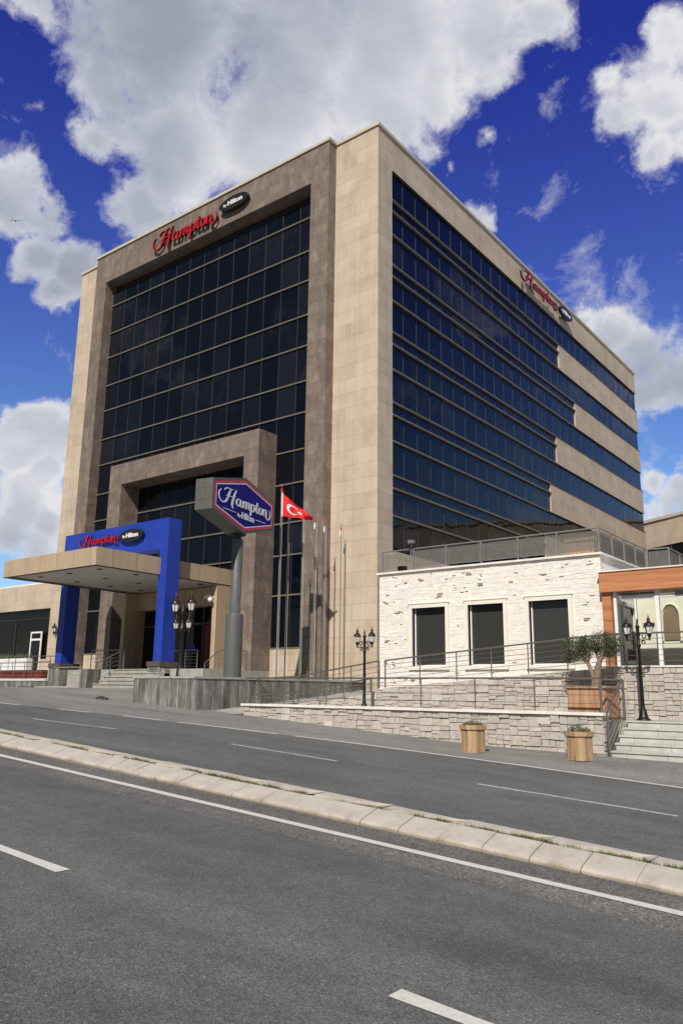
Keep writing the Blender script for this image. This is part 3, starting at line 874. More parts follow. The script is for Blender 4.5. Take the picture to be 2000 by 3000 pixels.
# ------------------------------------------------------------------ stone work
def split(u0, u1, v0, v1, mw, mh, out, rr):
    w, h = u1 - u0, v1 - v0
    if w > mw * rr.uniform(.8, 1.7) and (w > h * rr.uniform(1.6, 2.6) or h < mh):
        c = u0 + w * rr.uniform(.35, .65); split(u0, c, v0, v1, mw, mh, out, rr); split(c, u1, v0, v1, mw, mh, out, rr)
    elif h > mh * rr.uniform(.8, 1.7):
        c = v0 + h * rr.uniform(.35, .65); split(u0, u1, v0, c, mw, mh, out, rr); split(u0, u1, c, v1, mw, mh, out, rr)
    elif w > mw * 1.5:
        c = u0 + w * rr.uniform(.4, .6); split(u0, c, v0, v1, mw, mh, out, rr); split(c, u1, v0, v1, mw, mh, out, rr)
    else: out.append((u0, u1, v0, v1))
def stonework(b, rects, P0, U, Nn, mw, mh, top=None, cols=None, prot=.03, gap=.006, seed=1, back=.02, rough=0, kv=.07, ch=.012, gv=None):
    gv = gap if gv is None else gv
    """rects in wall coords (u, v); P0 origin, U along, Nn outwards; top(u) clips"""
    rr = random.Random(seed); P0, U, Nn = Vector(P0), Vector(U), Vector(Nn); Z = Vector((0, 0, 1))
    for rc in rects:
        out = []
        split(*rc, mw, mh, out, rr)
        for u0, u1, v0, v1 in out:
            tl = tr = v1 - gap
            if top:
                tl = min(tl, top(u0)); tr = min(tr, top(u1))
                if tl <= v0 + .02 or tr <= v0 + .02: continue
            d = rr.uniform(0, prot); c = rr.choice(cols); k = rr.uniform(1 - kv, 1 + kv); c = tuple(x * k for x in c)
            a0, a1 = u0 + gv, u1 - gv; bz = v0 + gap
            j = [rr.uniform(-rough, rough) for _ in range(8)]
            F0 = [P0 + U * (a0 + j[0]) + Z * (bz + j[1]), P0 + U * (a1 + j[2]) + Z * (bz + j[3]), P0 + U * (a1 + j[4]) + Z * (tr + min(0, j[5])), P0 + U * (a0 + j[6]) + Z * (tl + min(0, j[7]))]
            cen = sum(F0, Vector()) / 4
            F1 = []
            for p in F0:
                q = p + (cen - p).normalized() * ch * 1.4
                F1.append(q + Nn * (d + back + ch + rr.uniform(-.006, .006)))
            F2 = [p + Nn * (d + back - .003) for p in F0]
            vs = [p - Nn * .0 for p in F0] + F2 + F1
            b.add(vs, [(0, 1, 5, 4), (1, 2, 6, 5), (2, 3, 7, 6), (3, 0, 4, 7), (4, 5, 9, 8), (5, 6, 10, 9), (6, 7, 11, 10), (7, 4, 8, 11), (8, 9, 10, 11)], c)
GREY = [(.48, .435, .39), (.50, .455, .41), (.455, .415, .375), (.52, .47, .42), (.485, .435, .39), (.45, .41, .375), (.54, .495, .445), (.47, .435, .40), (.49, .44, .39), (.46, .43, .395)]
mortar = plain('mortar', (.26, .235, .205), .95, 0, .2, .2, 8)
# low street wall
SW = thing('street_stone_wall', 'long low wall of rough grey stone with white coping along the street', 'stone wall', (6.6, -8.5, .6))
b = MB(); b.box(.88, 12.46, -8.645, -8.40, -.3, 1.42); b.build('mortar_bed', mortar, SW)
b = MB()
stonework(b, [(0, 11.62, -.3, 1.425)], (.86, -8.645, 0), (1, 0, 0), (0, -1, 0), .31, .20, None, GREY, .045, .006, 3, .0, .009, .07, .012, .003)
stonework(b, [(0, .24, -.3, 1.425)], (12.46, -8.64, 0), (0, 1, 0), (1, 0, 0), .3, .17, None, GREY, .02, .005, 5, .0)
stonework(b, [(-.24, 0, .6, 1.425)], (.88, -8.64, 0), (0, -1, 0), (-1, 0, 0), .3, .17, None, GREY, .02, .005, 5, .0)
for (u, v) in ((9.0, .93), (8.74, .66), (10.9, 1.2), (4.2, .9)):
    b.box(u, u + .3, -8.70, -8.66, v, v + .15, (.62, .56, .50))
b.build('stones', M['stone'], SW)
b = MB()
for x in fr(.80, 12.54, .98)[:-1]:
    j = R.uniform(-.004, .004); b.box(x + .003, x + .975, -8.74 + j, -8.36, 1.427 + j * .5, 1.495 + j)
b.build('coping', M['whitecap'], SW)
# retaining wall under ramp
def rtop(u):
    pts = [(-.5, 1.40), (1.29, 1.50), (3.92, 1.82), (4.9, 2.04), (7.39, 2.24), (8.67, 2.35), (11.9, 2.60), (40, 2.60)]
    for (a, za), (c, zc) in zip(pts, pts[1:]):
        if a <= u <= c: return za + (zc - za) * (u - a) / (c - a)
    return 1.4
RW = thing('ramp_retaining_wall', 'grey stone retaining wall carrying the ramp to the orange entrance', 'retaining wall', (10, -6.4, 1.3))
b = MB()
us = [.2, 1.29, 3.92, 4.9, 7.39, 8.67, 11.9, 22]
for a, c in zip(us, us[1:]):
    b.prism([(a, -6.50, .6), (c, -6.50, .6), (c, -6.50, rtop(c) - .012), (a, -6.50, rtop(a) - .012)], (0, .15, 0))
b.build('mortar_bed', mortar, RW)
b = MB()
stonework(b, [(.2, 21.5, .9, 2.60)], (0, -6.50, 0), (1, 0, 0), (0, -1, 0), .29, .18, lambda u: rtop(u) - .01, GREY, .04, .005, 8, .0, .008, .07, .010, .003)
b.build('stones', M['stone'], RW)
b = MB()
b.box(11.5, 22, -6.56, -6.30, 2.603, 2.635)
b.build('ledge_strip', M['whitecap'], RW)
# ramp / paved rise (structure)
def ramp_z(x, y):
    e = rtop(x)
    if x >= 3.7: return e
    t = max(0, min(1, (y + 6.5) / 6.5))
    far = 2.05
    return e + (max(far, e) - e) * t
b = MB(); xs = [.84, 1.29, 2, 3, 3.92, 4.9, 7.39, 8.67, 11.9, 22]; ys = [-6.38, -5.2, -4, -2, 0]
for i in range(len(xs) - 1):
    for j in range(len(ys) - 1):
        if xs[i] >= 3.6 and j > 0: continue
        q = [(xs[i + a], ys[j + c], ramp_z(xs[i + a], ys[j + c])) for a, c in ((0, 0), (1, 0), (1, 1), (0, 1))]
        b.quad(*q)
lx = [(-.92, -9.25), (-.55, -5.6), (-.15, 0)]
def lz(y): return 1.13 + (2.05 - 1.13) * (y + 9.25) / 9.25
L0 = [(-.95, -9.22, lz(-9.22) + .02), (-.62, -6.38, lz(-6.38)), (-.5, -5.2, lz(-5.2)), (-.4, -4, lz(-4)), (-.27, -2, lz(-2)), (-.15, 0, lz(0))]
R0 = [(.84, -8.74, 1.17), (.84, -6.38, ramp_z(.84, -6.38)), (.84, -5.2, ramp_z(.84, -5.2)), (.84, -4, ramp_z(.84, -4)), (.84, -2, ramp_z(.84, -2)), (.84, 0, ramp_z(.84, 0))]
for i in range(5): b.quad(L0[i], R0[i], R0[i + 1], L0[i + 1])
b.build('ramp_paving', paving('ramp_concrete', (.42, .40, .37), 3, 1.2, (.3, .29, .27)), None, 'structure')
b = MB(); b.box(.88, 12.46, -8.40, -6.50, .5, 1.31); b.box(12.46, 22, -7.55, -6.50, .5, 1.31)
b.build('walkway', M['pave'], None, 'structure')
# marble steps
MS = thing('marble_steps', 'pale green marble steps up from the street at the right edge', 'steps', (15, -8.2, .6))
b = MB(); b2 = MB()
for k in range(5):
    z = .50 + .162 * (k + 1); y0 = -8.85 + .30 * k
    b.box(12.72, 22, y0, -7.55 + .0, -.2, z - .035)
    b2.box(12.70, 22.02, y0 - .03, (y0 + .27) if k < 4 else -7.56, z - .035, z)
b.build('riser', M['marblestep'], MS); b2.build('tread', M['marblestep'], MS)

# ------------------------------------------------------------------ white annex
A = thing('white_annex', 'single storey annex of white split stone with three dark windows and a roof terrace', 'annex building', (7.5, -2, 2))
YW = -5.2
b = MB()
wins = [(5.06, 6.32), (7.13, 8.36), (9.19, 10.42)]; WZ0, WZ1 = 2.74, 4.62
xs = [3.72] + [v for w_ in wins for v in w_] + [11.41]
for x0, x1 in zip(xs[0::2], xs[1::2]): b.box(x0, x1, YW + .03, YW + .33, 1.2, 5.84)
for x0, x1 in wins: b.box(x0, x1, YW + .03, YW + .33, 1.2, WZ0); b.box(x0, x1, YW + .03, YW + .33, WZ1, 5.84)
b.box(3.72, 4.0, YW + .33, 1.2, 1.2, 5.84); b.box(11.1, 11.41, YW + .33, 20, 1.2, 5.84)
b.build('wall', plain('white_mortar', (.70, .66, .60), .9, 0, .3, .1, 10), A)
WH = [(.78, .74, .68), (.80, .76, .70), (.77, .73, .67), (.80, .755, .69), (.77, .76, .72), (.81, .77, .72)]
b = MB()
rec = []
for x0, x1 in zip(xs[0::2], xs[1::2]):
    a0 = x0 if x0 == 3.72 else x0 + .12; a1 = x1 if x1 == 11.41 else x1 - .12
    rec.append((a0, a1, 1.6, 5.84))
for x0, x1 in wins: rec.append((x0 - .12, x1 + .12, 1.6, WZ0 - .125)); rec.append((x0 - .12, x1 + .12, WZ1 + .165, 5.84))
stonework(b, rec, (0, YW + .03, 0), (1, 0, 0), (0, -1, 0), .32, .13, None, WH, .006, .0006, 21, .0, .005, .02, .004)
side = []
stonework(b, [(0, 5.5, 2.0, 5.84)], (11.41, YW + .03, 0), (0, 1, 0), (1, 0, 0), .32, .13, None, WH, .007, .0008, 22, .0, .005, .03, .004)
rb = random.Random(5)
def brickbits(n, x0, x1):
    for _ in range(n):
        x = rb.uniform(x0, x1); z = rb.uniform(2.1, 5.6)
        if any(w0 - .42 < x < w1 + .15 and WZ0 - .3 < z < WZ1 + .25 for w0, w1 in wins): continue
        for k in range(rb.choice((1, 2, 2, 3))):
            w = rb.uniform(.10, .19); o = rb.uniform(-.05, .05)
            c = rb.choice([(.52, .34, .28), (.58, .43, .36), (.48, .34, .29), (.55, .48, .42)])
            b.box(x + o, x + o + w, YW - .018, YW + .02, z + k * .042, z + k * .042 + .026, c)
brickbits(24, 3.8, 11.1)
for _ in range(120):   # open joints between the split stones
    x = rb.uniform(3.75, 11.2); z = rb.uniform(2.0, 5.75)
    if any(w0 - .3 < x < w1 + .15 and WZ0 - .2 < z < WZ1 + .22 for w0, w1 in wins): continue
    w = rb.uniform(.04, .15); b.box(x, x + w, YW - .006, YW + .02, z, z + rb.uniform(.005, .012), rb.choice([(.50, .45, .39), (.58, .54, .48), (.40, .36, .31)]))
b.build('split_stone_cladding', M['stonew'], A)
for x0, x1 in wins:
    f = MB(); y0, y1 = YW - .035, YW + .26
    f.box(x0 - .12, x0, y0, y1, WZ0 - .0, WZ1); f.box(x1, x1 + .12, y0, y1, WZ0, WZ1)
    f.box(x0 - .12, x1 + .12, y0, y1, WZ1, WZ1 + .13); f.box(x0 - .15, x1 + .15, y0 - .022, y1 - .05, WZ1 + .132, WZ1 + .16)
    f.box(x0 - .12, x1 + .12, y0 - .012, y1, WZ0 - .12, WZ0 - .002)
    wf = f.build('window_frame', M['cream'], A)
    g = MB(); g.quad((x0, YW + .20, WZ0), (x1, YW + .20, WZ0), (x1, YW + .20, WZ1), (x0, YW + .20, WZ1), (5.6, 5.6, 5.6)); g.build('window_pane', M['glass_low'], wf)
    g = MB(); g.box(x0 + .002, x0 + .04, YW + .15, YW + .205, WZ0 + .04, WZ1 - .002); g.box(x1 - .04, x1 - .002, YW + .15, YW + .205, WZ0 + .04, WZ1 - .002); g.box(x0 + .002, x1 - .002, YW + .15, YW + .205, WZ0, WZ0 + .04)
    g.build('inner_frame', M['white'], wf)
b = MB(); b.prism([(3.74, YW + .1, 5.6), (11.40, YW + .1, 5.6), (11.40, 22, 5.6), (0.01, 22, 5.6), (0.01, 1.0, 5.6), (3.74, 1.0, 5.6)], (0, 0, .22)); b.build('roof_deck', M['pave'], A)
b = MB()
b.box(3.64, 11.51, YW - .06, YW + .34, 5.845, 5.905); b.box(11.11, 11.51, YW + .34, 5.4, 5.845, 5.905); b.box(3.64, 3.94, YW + .34, .9, 5.845, 5.905)
b.build('coping', M['whitecap'], A)

def balustrade(parent, p0, p1, n, clear=(), zb=5.905, h=.72):
    p0, p1 = Vector(p0), Vector(p1); d = (p1 - p0) / n; U = d.normalized(); nn = Vector((U.y, -U.x, 0))
    Z = Vector((0, 0, 1))
    B = MB(); B.path([p0 + Z * h, p1 + Z * h], .025, 8)
    top = B.build('terrace_handrail', M['steelp'], parent)
    for i in range(n + 1):
        q = MB(); p = p0 + d * i
        q.prism([p + U * a + nn * c for a, c in ((-.025, -.02), (.025, -.02), (.025, .02), (-.025, .02))], Z * (h + .02)); q.build('terrace_post', M['steelp'], parent)
    for i in range(n):
        a = p0 + d * i + U * .06; c = p0 + d * (i + 1) - U * .06
        q = MB()
        q.quad(a + Z * .10, c + Z * .10, c + Z * (h - .10), a + Z * (h - .10))
        pan = q.build('terrace_panel', M['clear'] if i in clear else M['panel'], parent)
        if i not in clear:
            e = MB()
            for s_, t_ in ((a + Z * .09, c + Z * .09), (c + Z * .09, c + Z * (h - .09)), (c + Z * (h - .09), a + Z * (h - .09)), (a + Z * (h - .09), a + Z * .09)): e.tube(s_, t_, .011, 6)
            e.build('panel_frame', M['steelp'], pan)
balustrade(A, (3.86, YW + .02, 5.905), (11.42, YW + .02, 5.905), 6, (0,))
balustrade(A, (11.42, YW + .06, 5.905), (11.42, -.84, 5.905), 4)
b = MB(); b.box(11.41, 22, -3.9, 22, 5.0, 5.60)
balustrade(A, (11.46, -.80, 5.905), (12.15, -.80, 5.905), 1)
balustrade(A, (12.15, -.76, 5.905), (12.15, 9.2, 5.905), 8)
b = MB(); b.box(11.415, 12.25, -.9, 20, 5.3, 5.90); b.build('side_deck', M['whitecap'], A)
# lamp head and camera on terrace
b = MB(); b.tube((5.02, YW + .02, 5.9), (5.02, YW + .02, 6.82), .02, 8); b.tube((5.02, YW + .02, 6.80), (5.16, YW - .12, 6.86), .02, 8); b.box(5.02, 5.22, YW - .2, YW - .05, 6.80, 6.9)
b.build('terrace_floodlight', M['steelp'], A)
b = MB(); b.box(4.42, 4.68, YW + .1, YW + .3, 5.95, 6.10)
tag(b.build('terrace_projector', M['dark'], None), 'small dark floodlight box on the terrace edge near its left end', 'floodlight')
TB = thing('terrace_planter', 'big tan wooden planter box behind the balustrade of the roof terrace', 'planter', (9.9, -2.3, 5.82))
b = MB(); b.box(9.42, 10.34, -2.6, -2.0, 5.82, 6.84); b.build('box', M['wood'], TB)
b = MB(); b.box(9.37, 10.39, -2.65, -1.95, 6.80, 6.90); b.build('rim', M['wood'], TB)
for i, (x, y) in enumerate(((11.9, 5.4), (11.6, 3.0), (11.0, .6))):
    b = MB()
    for _ in range(500):
        t = R.uniform(0, 2 * pi); r_ = R.uniform(0, .30); z = R.uniform(0, .55)
        p = Vector((x + cos(t) * r_ - .35, y + sin(t) * r_, 5.9 + z)); a = Vector((R.gauss(0, 1), R.gauss(0, 1), R.gauss(0, 1))).normalized() * .045; c = a.cross(Vector((R.gauss(0, 1), R.gauss(0, 1), R.gauss(0, 1)))).normalized() * .02
        b.add([p - a, p + c, p + a, p - c], [(0, 1, 2, 3)], R.choice([(.10, .13, .04), (.15, .17, .06), (.07, .10, .03)]))
    b.tube((x - .35, y, 5.85), (x - .35, y, 6.3), .02, 6, None, (.1, .07, .04))
    tag(b.build('terrace_shrub', M['leafmat'], None), ['olive green shrub, farthest one behind the side balustrade', 'olive green shrub, middle one behind the side balustrade', 'olive green shrub, nearest one behind the side balustrade'][i], 'shrub', 'shrubs on the roof terrace')

# ------------------------------------------------------------------ orange entrance
E = thing('glass_entrance', 'glazed entrance with an orange wood lintel right of the white annex', 'entrance', (15, -5.2, 2.6))
b = MB(); b.box(11.44, 22, -5.42, -4.3, 4.72, 5.28); b.build('lintel', M['lintel'], E)
b = MB(); b.box(11.40, 22.04, -5.46, -4.26, 5.28, 5.315); b.build('lintel_flashing', M['whitecap'], E)
b = MB(); b.box(11.455, 11.70, -5.30, -5.0, 2.62, 4.72); b.build('jamb', M['lintel'], E)
b = MB()
for x, w_ in ((11.79, .07), (12.93, .09), (14.6, .09), (16.4, .09)): b.box(x - w_ / 2, x + w_ / 2, -5.25, -5.12, 2.64, 4.72)
b.box(12.98, 14.55, -5.24, -5.13, 4.52, 4.60); b.box(11.83, 12.88, -5.24, -5.13, 2.64, 2.69); b.box(12.98, 14.55, -5.24, -5.13, 2.64, 2.69); b.box(14.65, 22, -5.24, -5.13, 2.64, 2.69)
b.box(11.95, 12.88, -5.235, -5.135, 4.50, 4.60)
b.box(12.32, 12.36, -5.235, -5.135, 2.69, 4.50)
fr_ = b.build('door_frame', M['white'], E)
b = MB(); b.box(12.0, 12.88, -5.33, -5.25, 4.60, 4.66); b.box(13.45, 13.75, -5.40, -5.26, 4.55, 4.66); b.build('door_operator', M['dark'], E)
g = MB()
for x0, x1 in ((11.83, 12.88), (12.98, 14.55), (14.65, 16.35)): g.quad((x0, -5.19, 2.69), (x1, -5.19, 2.69), (x1, -5.19, 4.72), (x0, -5.19, 4.72))
g.build('door_glass', M['clear'], E)
b = MB(); b.box(11.42, 22, -4.25, 2.0, 2.3, 2.62); b.build('floor', M['marblestep'], E)
b = MB(); b.box(11.44, 22, -2.2, -2.0, 2.62, 5.2)
b.build('back_wall', plain('cream_plaster', (.74, .71, .60), .85, 0, .3, .06, 3), E)
b = MB()   # arch niche on the back wall
pts = [(0, 0), (0, 1.1)] + [(.45 - .45 * cos(t), 1.1 + .55 * sin(t)) for t in fr(0, pi, pi / 10)[1:-1]] + [(.9, 1.1), (.9, 0)]
b.prism([(12.22 + x * .48, -2.21, 3.55 + z * .62) for x, z in pts], (0, -.03, 0)); b.build('arch_niche', plain('niche_brown', (.22, .15, .10), .8), E)
b = MB(); o = []
for x, z in pts: o.append((12.17 + x * .60, -2.25, 3.52 + z * .68))
for q0, q1 in zip(o, o[1:]): b.tube(q0, q1, .035, 6)
b.build('arch_trim', M['cream'], E)
# side windows seen through the door glass
for y0, y1 in ((-4.85, -4.1), (-3.55, -2.7)):
    f = MB(); f.box(11.43, 11.50, y0 - .1, y0, 2.9, 4.5); f.box(11.43, 11.50, y1, y1 + .1, 2.9, 4.5); f.box(11.43, 11.56, y0 - .14, y1 + .14, 4.5, 4.62); f.box(11.43, 11.52, y0 - .1, y1 + .1, 2.8, 2.9)
    w = f.build('inner_window', M['cream'], E)
    g = MB(); g.quad((11.45, y0, 2.9), (11.45, y1, 2.9), (11.45, y1, 4.5), (11.45, y0, 4.5), (2, 2.4, 2.2)); g.build('window_pane', M['glass_low'], w)
b = MB(); b.box(11.62, 11.95, -2.28, -2.21, 4.02, 4.09); b.build('red_notice', M['red'], E)

# ------------------------------------------------------------------ pylon sign
SG = thing('pylon_sign', 'tall hexagonal blue hotel sign with red border on a thick grey pole', 'sign', (-1.22, -7.15, 2.3))
C0 = Vector((-.93, -7.15, 8.55)); U = Vector((-.2187, .9758, 0)); NN = Vector((.9758, .2187, 0)); Z = Vector((0, 0, 1))
def hexa(inset, sx=2.13, hs=.55, ap=1.05):
    # upright end edges, blunt points above and below
    k = inset; sl = (ap - hs) / sx; e = k * sqrt(1 + sl * sl)
    x = sx - k; top = ap - e; hh = hs + sl * k - e + 0
    hh = top - sl * x
    return [(-x, -hh), (0, -top), (x, -hh), (x, hh), (0, top), (-x, hh)]
def hp(inset, off): return [C0 + U * t + Z * z + NN * off for t, z in hexa(inset)]
b = MB(); b.prism(hp(0, -.72), NN * .72); body = b.build('sign_box', M['signgrey'], SG)
b = MB()
for e_ in (-2.132,):
    for s_, t_, zz0, zz1 in ((-.36, -.352, -.55, -.2), (-.36, -.352, .2, .55), (-.72, 0, -.2, -.193), (-.72, 0, .2, .207), (-.30, -.292, -.2, .2)):
        p = [C0 + U * e_ + NN * s_ + Z * zz0, C0 + U * e_ + NN * t_ + Z * zz0, C0 + U * e_ + NN * t_ + Z * zz1, C0 + U * e_ + NN * s_ + Z * zz1]
        b.prism(p, U * .004)
b.build('panel_joint', M['dark'], body)
def ring(i0, i1, off, mat, name):
    a = hp(i0, off); c = hp(i1, off); b = MB()
    vs = a + c + [p + NN * .006 for p in a] + [p + NN * .006 for p in c]
    for i in range(6):
        j = (i + 1) % 6
        b.add(vs, [(12 + i, 12 + j, 18 + j, 18 + i), (i, j, 12 + j, 12 + i), (6 + j, 6 + i, 18 + i, 18 + j)])
    b.build(name, mat, body)
ring(.10, .20, .001, M['signred'], 'red_border'); ring(.20, .238, .001, M['white'], 'white_border')
b = MB(); b.prism(hp(.238, .0005), NN * .005); b.build('blue_face', M['navy'], body)
b = script_word(C0 + U * -1.80 + Z * -.33 + NN * .008, U, Z, NN, 3.60, .012, 1.0, .56)
b2 = text_mb('by', C0 + U * -.50 + Z * -.50 + NN * .007, U, Z, NN, .13, .01, .22, .01)
b3 = text_mb('Hilton', C0 + U * -.22 + Z * -.52 + NN * .007, U, Z, NN, .24, .01, .85, .03)
b.add(b2.v, b2.f); b.add(b3.v, b3.f)
for a0, a1 in ((-1.45, -.62), (.76, 1.45)):
    b.prism([C0 + U * a0 + Z * -.40 + NN * .007, C0 + U * a1 + Z * -.40 + NN * .007, C0 + U * a1 + Z * -.378 + NN * .007, C0 + U * a0 + Z * -.378 + NN * .007], NN * .008)
b.build('white_lettering', [M['white'], M['white']], body)
b = MB(); b.lathe((-1.24, -7.15, 0), [(.315, 2.28), (.315, 4.52), (.30, 4.58), (.20, 4.60), (.20, 7.25), (.19, 7.3)], 28); b.build('pole', M['polegrey'], SG)
b = MB(); b.lathe((-1.24, -7.15, 0), [(.13, 7.28), (.13, 7.75)], 16); b.box(-1.44, -1.04, -7.35, -6.95, 7.44, 7.56); b.build('pole_neck', M['dark'], SG)

# ------------------------------------------------------------------ flag poles
def flagpole(x, y, ztop, label, furl=True):
    T = thing('flagpole', label, 'flagpole', (x, y, 2.34), 'flagpoles on the podium')
    b = MB(); b.tube((x, y, 2.34), (x, y, ztop - .25), .030, 10, .022); b.build('pole', M['steelp'], T)
    b = MB(); b.ball((x, y, ztop - .24), .045); b.tube((x, y, ztop - .24), (x, y, ztop - .10), .012, 6)
    for k in range(9):      # small crescent finial
        t0 = radians(-150 + k * 33); t1 = radians(-150 + (k + 1) * 33)
        b.tube((x + .055 * sin(t0) * .79, y + .055 * sin(t0) * .61, ztop - .05 + .055 * cos(t0) * -1), (x + .055 * sin(t1) * .79, y + .055 * sin(t1) * .61, ztop - .05 - .055 * cos(t1)), .012, 6)
    b.build('finial', M['signred'], T)
    b = MB(); b.tube((x + .05, y + .03, 2.6), (x + .045, y + .03, ztop - .3), .006, 4); b.build('halyard', M['white'], T)
    if furl:
        b = MB(); b.lathe((x - .04, y - .02, ztop - .62), [(.01, 0), (.04, .06), (.035, .16), (.02, .26), (.01, .3)], 8); b.build('furled_cloth', M['white'], T)
    return T
F1 = flagpole(-1.76, -4.27, 10.14, 'nearest and tallest flagpole, the one flying the red flag', False)
flagpole(-2.15, -3.35, 9.45, 'second flagpole from the left, passing behind the red flag', False)
flagpole(-2.05, -2.55, 9.35, 'third flagpole from the left against the brown pier', False)
flagpole(-1.81, -2.0, 9.25, 'fourth flagpole from the left, its top meeting the flag tip')
flagpole(-1.72, -1.46, 9.18, 'fifth flagpole from the left with white cloth furled at its top')
flagpole(-1.50, -.62, 9.10, 'rightmost flagpole close to the beige corner pier')
# the flag
FL = thing('red_flag', 'red flag with white crescent and star flying from the nearest pole', 'flag', (-1.72, -4.24, 9.2))
rt = Vector((.791, .611, 0)); nb = Vector((.611, -.791, 0))
def flag_pt(u, v, o=0):
    # u along the fly, v down the hoist (0 top)
    wv = .13 * sin(u * 9 + v * 2.2) * (u ** .7) + .06 * sin(u * 19 - v * 3) * u
    ztop = 9.74 - 1.02 * u ** .92; zbot = 8.78 - .20 * u ** 1.6
    zz = ztop + (zbot - ztop) * v + .03 * sin(u * 12 + v * 3) * u
    return Vector((-1.72, -4.24, 0)) + rt * (1.28 * u * (1 - .06 * sin(v * 3.1))) + nb * (wv + o) + Z * zz
b = MB(); nu, nv = 30, 14
b.add([flag_pt(i / nu, j / nv) for j in range(nv + 1) for i in range(nu + 1)],
      [(j * (nu + 1) + i, j * (nu + 1) + i + 1, (j + 1) * (nu + 1) + i + 1, (j + 1) * (nu + 1) + i) for j in range(nv) for i in range(nu)], None, True)
flag_m, nt_, bs_ = newmat('flag_cloth'); bs_.inputs['Base Color'].default_value = (.72, .006, .012, 1); bs_.inputs['Roughness'].default_value = .7
b.build('cloth', flag_m, FL)
b = MB()
for o in (.012, -.012):
    def cres(t, r_, cx): return (cx + r_ * cos(t) * .72, .5 + r_ * sin(t))
    n = 22; P_ = []
    for k in range(n + 1):
        t = radians(42 + (318 - 42) * k / n); P_.append((cres(t, .30, .38), None))
    out_ = [cres(radians(42 + 276 * k / n), .30, .36) for k in range(n + 1)]
    in_ = [cres(radians(50 + 260 * k / n), .235, .405) for k in range(n + 1)]
    in_[0] = out_[0]; in_[-1] = out_[-1]
    vs = [flag_pt(*p, o) for p in out_] + [flag_pt(*p, o) for p in in_]
    b.add(vs, [(k, k + 1, n + 2 + k, n + 1 + k) for k in range(n)])
    st = [(.60 + (.11 if k % 2 == 0 else .045) * cos(2 * pi * k / 10 + pi), .5 + (.15 if k % 2 == 0 else .06) * sin(2 * pi * k / 10 + pi)) for k in range(10)]
    c_ = flag_pt(.60, .5, o)
    sv = [c_] + [flag_pt(*p, o) for p in st]
    b.add(sv, [(0, 1 + k, 1 + (k + 1) % 10) for k in range(10)])
b.build('crescent_and_star', M['white'], FL)
b = MB(); b.prism([flag_pt(0, 0) + rt * -.03, flag_pt(0, 0) + rt * .01, flag_pt(0, 1) + rt * .01, flag_pt(0, 1) + rt * -.03], nb * .01); b.build('hoist_band', M['white'], FL)

# ------------------------------------------------------------------ lamps
def lantern(cx, cy, zb, s, parent, cap='iron'):
    """classic glazed lantern, zb its lowest tip"""
    b = MB(); b.lathe((cx, cy, zb), [(.008 * s, 0), (.02 * s, .05 * s), (.045 * s, .12 * s), (.075 * s, .20 * s), (.08 * s, .23 * s)], 6)
    for k in range(6):
        t = 2 * pi * k / 6
        b.tube((cx + .078 * s * cos(t), cy + .078 * s * sin(t), zb + .22 * s), (cx + .125 * s * cos(t), cy + .125 * s * sin(t), zb + .46 * s), .008 * s, 4)
    b.lathe((cx, cy, zb), [(.155 * s, .455 * s), (.16 * s, .475 * s), (.10 * s, .55 * s), (.05 * s, .60 * s), (.045 * s, .64 * s), (.06 * s, .66 * s), (.03 * s, .70 * s), (.012 * s, .78 * s), (.003 * s, .82 * s)], 6)
    o = b.build('lantern', M[cap], parent)
    b = MB(); b.lathe((cx, cy, zb), [(.07 * s, .225 * s), (.115 * s, .452 * s)], 6, None, False); b.build('lantern_glass', M['lampglass'], o)
    return o
def scroll(b, c, r0, turns, sgn, plane, z0):
    pts = []
    for k in range(22):
        t = k / 21; a = t * turns * 2 * pi; r = r0 * (1 - .75 * t)
        pts.append(Vector((c[0] + sgn * (r0 - r * cos(a)) * plane[0] , c[1] + sgn * (r0 - r * cos(a)) * plane[1], z0 + r * sin(a))))
    for p, q in zip(pts, pts[1:]): b.tube(p, q, .014, 5, None, None, False)
def lamp2(loc, label, group='twin lantern lamp posts'):
    x, y, z = loc
    T = thing('street_lamp', label, 'street lamp', loc, group)
    b = MB(); b.lathe((x, y, z), [(.17, 0), (.17, .03), (.13, .05), (.11, .10), (.075, .22), (.055, .30), (.05, .34)], 12)
    b.lathe((x, y, z), [(.046, .34), (.038, 1.75), (.055, 1.78), (.055, 1.82), (.04, 1.85), (.04, 2.22), (.06, 2.25), (.03, 2.30), (.025, 2.40), (.004, 2.47)], 12)
    b.build('post', M['iron'], T)
    b = MB()
    for s in (-1, 1):
        b.tube((x + s * .04, y, z + 1.93), (x + s * .30, y, z + 1.93), .012, 6)
        scroll(b, (x + s * .04, y), .09, 1.3, s, (1, 0), z + 2.03)
        scroll(b, (x + s * .06, y), .06, 1.2, s, (1, 0), z + 1.86)
    b.build('bracket', M['iron'], T)
    for s in (-1, 1):
        lantern(x + s * .275, y, z + 1.90, .80, T)
    return T
L1 = lamp2((4.86, -7.6, 1.31), 'black twin lantern lamp post on the walkway before the beige corner pier')
copy_thing(L1, (13.0, -7.3, 1.31), 'black twin lantern lamp post beside the marble steps and olive tree')
T = thing('street_lamp', 'black lamp post with four lanterns in two tiers beside the blue right column', 'street lamp', (-6.7, -4.8, 2.34))
b = MB(); x, y, z = -6.7, -4.8, 2.34
b.lathe((x, y, z), [(.24, 0), (.24, .05), (.17, .12), (.13, .45), (.10, .55), (.09, 1.9), (.16, 2.0), (.15, 2.12), (.09, 2.2), (.085, 2.6), (.14, 2.7), (.10, 2.85), (.05, 3.1), (.005, 3.4)], 12); b.build('post', M['iron'], T)
b = MB()
